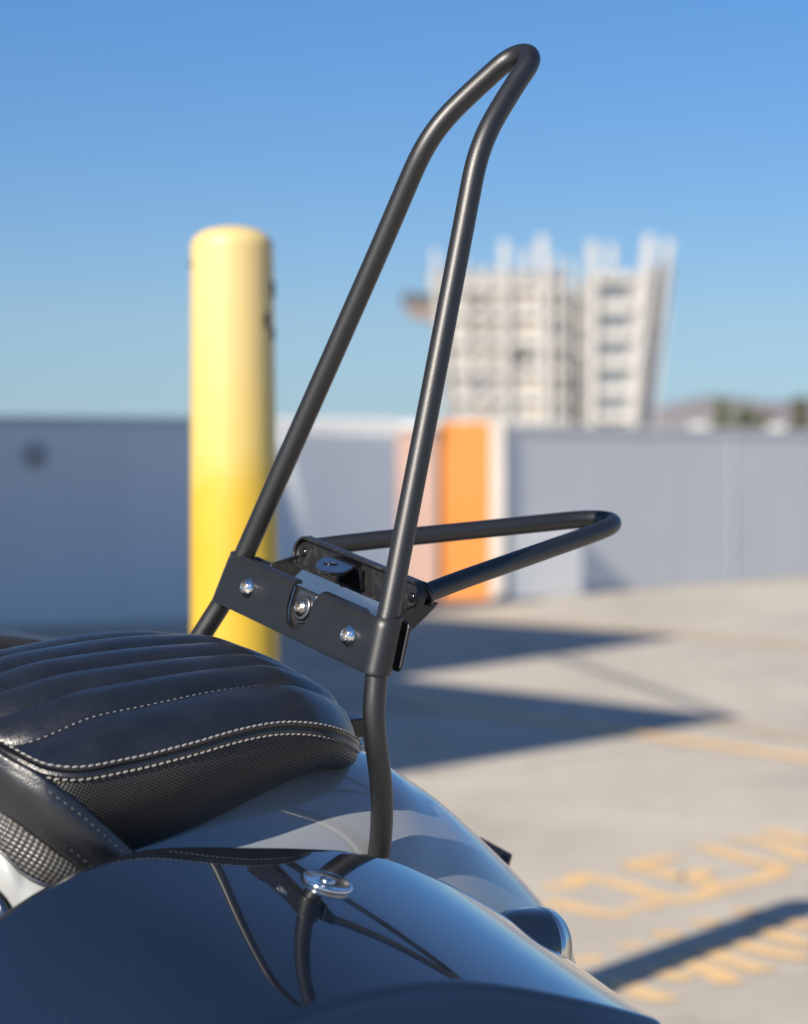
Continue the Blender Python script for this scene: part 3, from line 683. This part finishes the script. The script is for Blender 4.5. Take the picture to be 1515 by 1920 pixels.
# tube collars and gussets
for sg in (1, -1):
    a = Vector(P(*rk[0])); d = (Vector(P(*rk[2])) - a).normalized()
    if sg < 0: a.y = -a.y; d.y = -d.y
    bm = bmesh.new(); add_lathe(bm, [(0.0074, 0.0), (0.0098, 0.0), (0.0104, 0.0015), (0.0104, 0.0032), (0.0086, 0.0044), (0.0074, 0.0046)], axis_mtx(a - d * 0.001, d), 26); from_bm('collar', bm, M['gloss_black'], rack)
    bm = bmesh.new(); gz = [(0.0345, 0.0100), (0.0535, 0.0118), (0.0500, 0.0070), (0.0330, -0.0080), (0.0240, -0.0150), (0.0115, -0.0220), (0.0115, 0.0040)]
    add_prism(bm, [P(s, sg * 0.0862, h) for s, h in gz], (0, sg * 0.003, 0)); o = from_bm('gusset', bm, M['rough_steel'], rack, smooth=False); bev(o, 0.0006, 2)

# --- rear fender
cs = spline([Vector((s, 0, h)) for s, h in ((-0.40, -0.170), (-0.30, -0.128), (-0.20, -0.107), (-0.10, -0.101), (-0.02, -0.104), (0.046, -0.1205), (0.0895, -0.1445), (0.1225, -0.1655), (0.168, -0.2010), (0.2105, -0.2370), (0.242, -0.2680), (0.256, -0.2900), (0.264, -0.320), (0.266, -0.36))], 8)
bm = bmesh.new(); rows = []
prof = []
for k in range(-14, 15):
    a = k / 14 * math.pi / 2; nx = 2 / 2.1
    prof.append((0.124 * math.copysign(abs(math.sin(a)) ** nx, a), 0.096 * (1 - abs(math.cos(a)) ** nx)))
prof = [(-0.1252, 0.21), (-0.1248, 0.15)] + prof + [(0.1248, 0.15), (0.1252, 0.21)]
for i, p_ in enumerate(cs):
    T_ = (cs[min(i + 1, len(cs) - 1)] - cs[max(i - 1, 0)]).normalized(); inw = Vector((-T_.z, 0, T_.x))
    if inw.z > 0 : inw = -inw
    cen = Vector((-0.03, 0, -0.46)); inw = ((cen - p_).normalized() * 0.6 + inw * 0.4).normalized()
    nar = 1.0 - 0.10 * sstep(0.12, 0.27, p_.x)
    rows.append([bm.verts.new(P(p_.x + inw.x * d_, w_ * nar, p_.z + inw.z * d_)) for w_, d_ in prof])
for a, b_ in zip(rows, rows[1:]):
    for k in range(len(prof) - 1): bm.faces.new((a[k], b_[k], b_[k + 1], a[k + 1]))
fend = from_bm('rear_fender', bm, M['grey'], bike)
md = fend.modifiers.new('thick', 'SOLIDIFY'); md.thickness = 0.003; md.offset = -1
md = fend.modifiers.new('sub', 'SUBSURF'); md.levels = 1; md.render_levels = 1
# rear wheel under the fender
wc = P(-0.03, 0, -0.53); wmx = axis_mtx(wc, (0, 1, 0))
bm = bmesh.new(); add_lathe(bm, [(0.205, -0.06), (0.26, -0.075), (0.30, -0.068), (0.325, -0.035), (0.332, 0), (0.325, 0.035), (0.30, 0.068), (0.26, 0.075), (0.205, 0.06), (0.205, -0.06)], wmx, 56)
wh = from_bm('rear_wheel', bm, M['rubber'], bike)
bm = bmesh.new(); add_lathe(bm, [(0.0, -0.05), (0.06, -0.05), (0.07, -0.02), (0.18, -0.03), (0.204, -0.055), (0.204, 0.055), (0.18, 0.03), (0.07, 0.02), (0.06, 0.05), (0.0, 0.05)], wmx, 48); from_bm('rim', bm, M['gloss_black'], wh)

# --- pillion seat
crown = smooth_tab([(-0.31, -0.0740), (-0.285, -0.0670), (-0.2507, -0.0580), (-0.211, -0.0495), (-0.1697, -0.0455), (-0.1269, -0.0428), (-0.0962, -0.0420), (-0.0596, -0.0425), (-0.031, -0.0515), (-0.006, -0.0635), (0.010, -0.0745), (0.020, -0.0850), (0.028, -0.0970)])
seam = smooth_tab([(-0.31, -0.062), (-0.285, -0.0690), (-0.2650, -0.0765), (-0.21, -0.0722), (-0.1715, -0.0662), (-0.1312, -0.0602), (-0.095, -0.0588), (-0.06, -0.0640), (-0.03, -0.0740), (-0.008, -0.0855), (0.010, -0.0960), (0.0275, -0.1060)])
botm = smooth_tab([(-0.31, -0.175), (-0.25, -0.1620), (-0.193, -0.1475), (-0.128, -0.1320), (-0.0865, -0.1200), (-0.0437, -0.1110), (-0.020, -0.1150), (0.0, -0.1240), (0.0275, -0.1340)])
SF, SR = -0.292, 0.0275
def halfw(s):
    f = 0.1290 - 0.013 * sstep(-0.18, -0.06, s)
    if s > -0.115:
        q = min(1, (s + 0.115) / (SR + 0.115)); f *= (1 - q ** 2.6) ** (1 / 2.0)
    if s < -0.235:
        q = min(1, (-0.235 - s) / (-0.235 - SF)); f *= (1 - q ** 2.6) ** (1 / 2.4)
    return max(f, 0.0)
def top_h(s, w, hw):
    c_, e_ = crown(s), seam(s)
    q = min(1, abs(w) / max(hw, 1e-4)); full_ = halfw(-0.15)
    f = q ** (2.0 + 0.8 * sstep(-0.2, -0.08, s))
    return c_ - (c_ - e_) * f - 0.020 * sstep(-0.205, -0.285, s) * (q - q ** 6)
NS, NV = 190, 120
tucks = [0.575, 0.285, 0.02, -0.27, -0.62]       # fractions of the half width
def sgrid(i):
    a = math.pi * i / NS; return SF + (SR - SF) * 0.5 * (1 - math.cos(a))
bm = bmesh.new(); G = []
def tuck_shape(q):
    """0 at a seam, 1 in the middle of a roll"""
    ed = [-1.0] + sorted(tucks) + [1.0]
    for a, b_ in zip(ed, ed[1:]):
        if q <= b_: 
            x = (q - a) / (b_ - a); return (abs(math.sin(math.pi * x))) ** 0.52, b_ - a
    return 0, 1
def seat_pt(s, q):
    hw = halfw(s); w = hw * q
    r_, wid = tuck_shape(q)
    fade = sstep(0.0, 0.04, hw)
    ends = sstep(SR + 0.004, SR - 0.03, s) * 0.9 + 0.1
    return P(s, w, top_h(s, w, hw) + (0.0078 * r_ * min(1.0, wid / 0.29) - 0.0050) * fade * ends)
qs = []
ed = [-1.0] + sorted(tucks) + [1.0]
for a, b_ in zip(ed, ed[1:]):
    for k in range(20): 
        x = k / 20; qs.append(a + (b_ - a) * (x - 0.10 * math.sin(2 * math.pi * x) ))
qs.append(1.0)
for i in range(NS + 1):
    s = sgrid(min(max(i, 1), NS - 1)) if i in (0, NS) else sgrid(i)
    G.append([bm.verts.new(seat_pt(s, q)) for q in qs])
for a, b_ in zip(G, G[1:]):
    for k in range(len(qs) - 1): bm.faces.new((a[k], b_[k], b_[k + 1], a[k + 1]))
seat = from_bm('pillion_seat', bm, M['leather'], bike, recalc=False)
if seat.data.polygons[len(seat.data.polygons) // 2].normal.z < 0:
    seat.data.flip_normals()
# outline loop of the seat edge, front to rear along the near side and back along the far side
def outline(n=160):
    out = []
    for k in range(n + 1):
        a = math.pi * k / n; s = SF + (SR - SF) * 0.5 * (1 - math.cos(a)); out.append((s, halfw(s)))
    pts = [(s, w) for s, w in out] + [(s, -w) for s, w in out[::-1][1:-1]]
    return pts
OL = outline()
def edge_pts(drop, outset):
    """points on the seat rim a given drop below the seam"""
    n = len(OL); res = []
    for i, (s, w) in enumerate(OL):
        a, b_ = OL[i - 1], OL[(i + 1) % n]; d = Vector((b_[0] - a[0], b_[1] - a[1]))
        nn = Vector((-d.y, d.x)); nn = nn.normalized() if nn.length > 1e-9 else Vector((1, 0))
        if nn.dot(Vector((s + 0.12, w))) < 0: nn = -nn
        res.append((s + nn.x * outset, w + nn.y * outset, seam(s) - drop))
    return res
BAND = 0.0108
prof_ = [(-0.0036 * 0.75, 0.0), (0.0005, 0.0014), (0.0012, 0.0016), (0.0034, 0.0022), (0.0050, 0.0014), (0.0056, 0.0006), (0.0062, 0.0016), (0.0078, 0.0026), (BAND - 0.001, 0.0020), (BAND, 0.0012)]
bm = bmesh.new(); rows = [[bm.verts.new(P(*p_)) for p_ in edge_pts(d_, o_)] for d_, o_ in [(0.0027, 0.0)] + prof_[1:]]
for a, b_ in zip(rows, rows[1:]):
    for k in range(len(OL)): bm.faces.new((a[k], a[(k + 1) % len(OL)], b_[(k + 1) % len(OL)], b_[k]))
from_bm('welt', bm, M['leather'], seat)
bm = bmesh.new(); rows = []
for f in [0, 0.04, 0.12, 0.25, 0.4, 0.55, 0.7, 0.82, 0.92, 0.97, 1.0]:
    row = []
    for (s, w, h) in edge_pts(BAND, 0.0012 + 0.0035 * math.sin(math.pi * min(1, f * 1.05)) - 0.024 * f ** 1.6):
        row.append(bm.verts.new(P(s, w, h + (min(botm(s), h - 0.006) - h) * f)))
    rows.append(row)
row = []
for (s, w, h) in edge_pts(BAND, -0.02): row.append(bm.verts.new(P(s, w * 0.8, min(botm(s), h - 0.006) + 0.002)))
rows.append(row)
for a, b_ in zip(rows, rows[1:]):
    for k in range(len(OL)): bm.faces.new((a[k], a[(k + 1) % len(OL)], b_[(k + 1) % len(OL)], b_[k]))
from_bm('side_panel', bm, M['weave'], seat)
# stitches
def resample(pts, step):
    out = []; acc = 0.0
    for a, b_ in zip(pts, pts[1:]):
        L_ = (b_ - a).length
        if L_ < 1e-9: continue
        while acc < L_: out.append((a + (b_ - a) * (acc / L_), (b_ - a).normalized())); acc += step
        acc -= L_
    return out
def add_stitch(bm, c_, d_, upv, L_, r_):
    side = d_.cross(upv).normalized(); n_ = side.cross(d_).normalized()
    rings = []
    for x, q in ((-0.5, 0.35), (-0.38, 0.85), (0, 1), (0.38, 0.85), (0.5, 0.35)):
        rings.append([bm.verts.new(c_ + d_ * (x * L_) + (side * math.cos(2 * math.pi * k / 7) + n_ * math.sin(2 * math.pi * k / 7)) * r_ * q) for k in range(7)])
    for a, b2 in zip(rings, rings[1:]):
        for k in range(7): bm.faces.new((a[k], a[(k + 1) % 7], b2[(k + 1) % 7], b2[k]))
    bm.faces.new(rings[0][::-1]); bm.faces.new(rings[-1])
bm = bmesh.new()
for d_, o_ in ((0.0010, 0.0019), (BAND - 0.0010, 0.0024)):
    loop = [P(*p_) for p_ in edge_pts(d_, o_)]; loop.append(loop[0])
    for c_, dd in resample(loop, 0.0053):
        dd = (dd + Vector((0, 0, 0.14))).normalized(); add_stitch(bm, c_, dd, Vector((0, 0, 1)), 0.0037, 0.00066)
from_bm('edge_stitching', bm, M['thread'], seat)
bm = bmesh.new()
for tq in tucks:
    add_tube(bm, [seat_pt(sgrid(i), tq) + Vector((0, -0.0003, 0.0004)) for i in range(4, NS - 3, 2)], 0.0011, 8)
from_bm('tuck_groove_shade', bm, M['groove_shade'], seat)  # added black line stands in for shade in the tuck grooves
bm = bmesh.new()
for tq in tucks:
    line = [seat_pt(sgrid(i), tq) for i in range(4, NS - 3)]
    for c_, dd in resample(line, 0.0052): add_stitch(bm, c_ + Vector((0, -0.0005, 0.0016)), dd, Vector((0, 0, 1)), 0.0024, 0.00058)
from_bm('tuck_stitching', bm, M['dark_thread'], seat)

# --- leather strap crossing the front of the pad, rider seat side and grey cover below it
up_e = [(-0.3180, 0.0200, -0.0520), (-0.3080, 0.0720, -0.0620), (-0.2949, 0.1050, -0.0712), (-0.2809, 0.1250, -0.0781), (-0.2699, 0.1350, -0.0856), (-0.2572, 0.1420, -0.0953), (-0.2428, 0.1460, -0.1079), (-0.2181, 0.1470, -0.1299), (-0.1950, 0.1420, -0.1520)]
lo_e = [(-0.3160, 0.0240, -0.0900), (-0.3060, 0.0760, -0.1000), (-0.2933, 0.1080, -0.1083), (-0.2789, 0.1280, -0.1195), (-0.2677, 0.1380, -0.1281), (-0.2543, 0.1450, -0.1379), (-0.2323, 0.1490, -0.1563), (-0.2150, 0.1490, -0.1700), (-0.1980, 0.1450, -0.1850)]
ue, le = spline([P(*p_) for p_ in up_e], 6), spline([P(*p_) for p_ in lo_e], 6)
bm = bmesh.new(); rows = []
for a, b_ in zip(ue, le):
    r_ = []
    for k in range(15):
        f = k / 14; bow = 0.0070 * math.sin(math.pi * f) ** 0.7
        for g0 in (0.17, 0.83): bow -= 0.0016 * math.exp(-((f - g0) / 0.035) ** 2)
        r_.append(bm.verts.new(a + (b_ - a) * f + Vector((0, -bow - 0.001, 0))))
    rows.append(r_)
for a, b_ in zip(rows, rows[1:]):
    for k in range(14): bm.faces.new((a[k], b_[k], b_[k + 1], a[k + 1]))
strap = from_bm('seat_strap', bm, M['leather'], bike)
md = strap.modifiers.new('thick', 'SOLIDIFY'); md.thickness = 0.004; md.offset = 0
bm = bmesh.new()
for f in (0.17, 0.83):
    line = [a + (b_ - a) * f + Vector((0, -0.0068, 0)) for a, b_ in zip(ue, le)]
    for c_, dd in resample(line, 0.0058): add_stitch(bm, c_, dd, Vector((0, -1, 0)), 0.0030, 0.0007)
from_bm('strap_stitching', bm, M['strap_thread'], strap)
# rider seat side under the strap (woven) with a bright bottom piping
def sheet(name, tops, bots, m, parent, bow=0.004, nv=10, thick=0.004):
    a_, b2 = spline([P(*p_) for p_ in tops], 6), spline([P(*p_) for p_ in bots], 6)
    bm = bmesh.new(); rows = []
    for a, b_ in zip(a_, b2):
        rows.append([bm.verts.new(a + (b_ - a) * (k / nv) + Vector((0, -bow * math.sin(math.pi * k / nv), 0))) for k in range(nv + 1)])
    for a, b_ in zip(rows, rows[1:]):
        for k in range(nv): bm.faces.new((a[k], b_[k], b_[k + 1], a[k + 1]))
    o = from_bm(name, bm, m, parent); md = o.modifiers.new('thick', 'SOLIDIFY'); md.thickness = thick; md.offset = 0
    return o
tops = [(s + 0.003, w - 0.005, h + 0.004) for s, w, h in lo_e]
bots = [(-0.3150, 0.0280, -0.1180), (-0.3060, 0.0800, -0.1260), (-0.2930, 0.1120, -0.1350), (-0.2823, 0.1240, -0.1465), (-0.2735, 0.1320, -0.1515), (-0.2616, 0.1380, -0.1545), (-0.2480, 0.1430, -0.1600), (-0.2300, 0.1460, -0.1720), (-0.2120, 0.1450, -0.1880)]
rs = sheet('rider_seat', tops, bots, M['weave_big'], bike)
bm = bmesh.new(); add_tube(bm, [v_ + Vector((0, -0.001, -0.0008)) for v_ in spline([P(*p_) for p_ in bots], 6)], 0.0017, 10); from_bm('piping', bm, M['steel'], rs)
tops = [(s + 0.002, w - 0.004, h - 0.001) for s, w, h in bots]
bots2 = [(-0.3150, 0.0340, -0.1500), (-0.3060, 0.0840, -0.1550), (-0.2923, 0.1160, -0.1613), (-0.2842, 0.1260, -0.1730), (-0.2770, 0.1350, -0.1826), (-0.2641, 0.1430, -0.1996), (-0.2500, 0.1470, -0.2100), (-0.2360, 0.1490, -0.2200), (-0.2200, 0.1490, -0.2300)]
sheet('side_cover', tops, bots2, M['pale_panel'], bike, 0.006)
tops = [(s + 0.002, w - 0.006, h + 0.001) for s, w, h in bots2]
bots3 = [(s - 0.02, w + 0.01, h - 0.16) for s, w, h in bots2]
sheet('frame_cover', tops, bots3, M['bag'], bike, 0.02)

# --- thumb screw at the seat tail
root_ = bm = bmesh.new()
add_box(bm, (0.0375, -0.010, HB - 0.1125), (0.0535, 0.006, HB - 0.0975)); o = from_bm('seat_knob', bm, M['gloss_black'], bike, smooth=False); bev(o, 0.0018, 3)
bm = bmesh.new(); add_lathe(bm, [(0, 0), (0.0075, 0), (0.0075, 0.0022), (0.0055, 0.003), (0.0075, 0.0038), (0.0075, 0.0062), (0.005, 0.0075), (0.005, 0.012)], axis_mtx(P(0.0485, 0.002, -0.1245), (0, 0, 1)), 24)
from_bm('knob_washer', bm, M['steel'], o)

# --- saddlebags
KF = [-0.140278, 0.004698, -0.200741, -0.9371, 0.226635, -0.214251, 0.658806, 1.767871, 3.09244, 1.641774, -1.783817, 0.013096, -0.452716, -0.074508, -0.124245]
KE = [(n_ - j_, j_) for n_ in range(5) for j_ in range(n_ + 1)]
def lid_h(s, w):
    a, b_ = s + 0.2, w - 0.32
    return sum(x * a ** i_ * b_ ** j_ for x, (i_, j_) in zip(KF, KE)) - (3.0 * (s + 0.27) ** 2 if s < -0.27 else 0.0) + (0.75 - 0.40 * sstep(-0.23, -0.15, s)) * max(0.0, 0.245 - w) ** 2 * sstep(-0.40, -0.30, s) * sstep(-0.02, -0.09, s) - 0.16 * sstep(-0.235, -0.35, s) * max(0.0, w - 0.178)
wc_o = smooth_tab([(-0.50, 0.398), (-0.2339, 0.3785), (-0.0836, 0.3640), (0.045, 0.3780), (0.12, 0.382)])
w_in = smooth_tab([(-0.45, 0.2000), (-0.34, 0.1850), (-0.31, 0.1855), (-0.29, 0.1860), (-0.26, 0.1830), (-0.2287, 0.1815), (-0.2086, 0.1835), (-0.1725, 0.1887), (-0.1453, 0.1908), (-0.1059, 0.1881), (-0.0661, 0.1805), (-0.0268, 0.1705), (-0.0036, 0.1770), (0.0266, 0.1785), (0.0534, 0.1890), (0.0896, 0.2000)])
s_end = smooth_tab([(0.16, 0.094), (0.195, 0.0896), (0.257, 0.081), (0.326, 0.060), (0.364, 0.0505), (0.39, 0.0465), (0.42, 0.043)])
def bag(mir, lift, mt_):
    SA, SB = -0.42, 0.060
    def XP(s, w, h): return P(s, -w - 0.05 if mir else w, h + lift)
    NSg, NWg = 70, 44
    bm = bmesh.new(); rows = []
    for i in range(NSg + 1):
        s0 = SA + (0.085 - SA) * i / NSg; wi, wo_ = w_in(s0), wc_o(s0); row = []
        for j in range(NWg + 1):
            w = wi + (wo_ - wi) * j / NWg
            s = SA + (s_end(w) - SA) * i / NSg
            row.append((s, w, lid_h(s, w)))
        # outer edge roll then outer skirt; inner edge roll then inner skirt
        def skirt(p_, sgn, ends):
            s0, w0, h0 = p_; out = []
            for a in ((0.2, 0.4, 0.6, 0.8) if sgn > 0 else (0.35, 0.7, 1.05, 1.35)): out.append((s0, w0 + sgn * (0.010 if sgn > 0 else 0.006) * math.sin(a), h0 - (0.013 if sgn > 0 else 0.008) * (1 - math.cos(a)) - (0.004 if sgn > 0 else 0.002) * a))
            last = out[-1]
            for d_ in (0.02, 0.05, 0.075): out.append((s0, last[1] + sgn * d_ * (0.85 if sgn > 0 else 0.1), last[2] - d_ * (0.75 if sgn > 0 else 1.0)))
            return out
        row = skirt(row[0], -1, 0)[::-1] + row + skirt(row[-1], 1, 0)
        rows.append([bm.verts.new(XP(*q)) for q in row])
    # rear and front roll
    def end_rows(row_src, sg):
        base = [v_.co.copy() for v_ in row_src]; res = []
        for a in (0.4, 0.8, 1.2, 1.5):
            res.append([bm.verts.new(c_ + Vector((sg * 0.010 * math.sin(a), 0, -0.010 * (1 - math.cos(a)) - 0.003 * a))) for c_ in base])
        zmin = min(c_.z for c_ in base)
        res.append([bm.verts.new(Vector((c_.x + sg * 0.012, c_.y, min(c_.z - 0.02, zmin - 0.02)))) for c_ in base])
        return res
    allr = end_rows(rows[0], -1)[::-1] + rows + end_rows(rows[-1], 1)
    for a, b_ in zip(allr, allr[1:]):
        for k in range(len(a) - 1): bm.faces.new((a[k], b_[k], b_[k + 1], a[k + 1]))
    sb = from_bm('saddlebag', bm, mt_, bike, recalc=True)
    if sum(p_.normal.z for p_ in sb.data.polygons) < 0: sb.data.flip_normals()
    # bag body below the lid
    bm = bmesh.new(); rr = []
    ring0 = [(-0.405, 0.170), (-0.405, 0.440)] + [(SA + (SB - SA) * k / 20, wc_o(SA + (SB - SA) * k / 20) + 0.066) for k in range(21)] + [(SB + 0.01, 0.330), (SB + 0.01, 0.20), (SB, 0.150), (-0.40, 0.150)]
    for dz, sc in ((0.0, 1.0), (-0.05, 1.0), (-0.16, 0.97), (-0.24, 0.90), (-0.28, 0.78)):
        rr.append([bm.verts.new(XP(-0.2 + (s + 0.2) * sc, 0.29 + (w - 0.29) * sc, (-0.205 if s < -0.02 else -0.205 - 0.55 * (s + 0.02)) - 0.012 + dz)) for s, w in ring0])
    for a, b_ in zip(rr, rr[1:]):
        for k in range(len(ring0)): bm.faces.new((a[k], a[(k + 1) % len(ring0)], b_[(k + 1) % len(ring0)], b_[k]))
    bm.faces.new(rr[-1])
    from_bm('bag_body', bm, mt_, sb)
    # bright trim at the rear corner
    bm = bmesh.new(); add_tube(bm, [XP(SB + 0.014, 0.362, -0.226), XP(SB + 0.016, 0.376, -0.238), XP(SB + 0.014, 0.396, -0.262), XP(SB + 0.012, 0.412, -0.31)], 0.0055, 12); from_bm('corner_trim', bm, M['chrome'], sb)
    return sb
lb = bag(False, 0.0, M['bag'])
rb_ = bag(True, 0.036, M['dark_paint'])
# lock button standing on the near lid
kc = Vector((-0.1215, 0.2400)); kn = Vector((0.16, -0.10, 1.0)).normalized()
kz = lid_h(kc.x, kc.y)
bm = bmesh.new(); mt = axis_mtx(P(kc.x, kc.y, kz), kn)
add_lathe(bm, [(0.0165, -0.003), (0.0172, 0.0002), (0.0174, 0.0014), (0.0168, 0.0023), (0.0156, 0.0022), (0.0142, 0.0017), (0.0070, 0.0019), (0.0, 0.0021)], mt, 40)
add_lathe(bm, [(0.0050, 0.0018), (0.0048, 0.0030), (0.0036, 0.0034), (0.0, 0.0035)], mt, 18)
from_bm('lid_lock', bm, M['chrome'], lb)

# --- turn signal behind the near bag, small lamp block on the far side of the fender
ax = P(1, 0, -0.12) - P(0, 0, 0)
c0_ = P(0.134, 0.140, -0.2445)
bm = bmesh.new(); add_lathe(bm, [(r_ * 1.06, z_ * 1.05) for r_, z_ in [(0, -0.044), (0.012, -0.042), (0.021, -0.034), (0.0265, -0.020), (0.0285, -0.004), (0.0285, 0.004)]], axis_mtx(c0_, ax), 40)
ts = from_bm('turn_signal', bm, M['gloss_navy'], bike)
bm = bmesh.new(); add_lathe(bm, [(r_ * 1.06, z_ * 1.05) for r_, z_ in [(0.0285, 0.0042), (0.0290, 0.005), (0.0285, 0.012), (0.0255, 0.0122)]], axis_mtx(c0_, ax), 40); from_bm('chrome_ring', bm, M['chrome'], ts)
bm = bmesh.new(); add_lathe(bm, [(r_ * 1.06, z_ * 1.05) for r_, z_ in [(0.0270, 0.0125), (0.0262, 0.016), (0.020, 0.020), (0.010, 0.0225), (0, 0.023)]], axis_mtx(c0_, ax), 40); from_bm('signal_lens', bm, M['signal_glass'], ts)
bm = bmesh.new(); add_tube(bm, [c0_ - ax.normalized() * 0.02, c0_ + Vector((-0.03, 0.03, -0.005))], 0.009, 14); from_bm('signal_stem', bm, M['gloss_black'], ts)
bm = bmesh.new()
add_prism(bm, [P(s, -0.052, h) for s, h in ((0.2450, -0.2550), (0.2580, -0.2465), (0.2555, -0.2575), (0.2460, -0.2690))], (0, 0.05, 0))
o = from_bm('lamp_bracket', bm, M['gloss_black'], bike, smooth=False); bev(o, 0.002, 2)
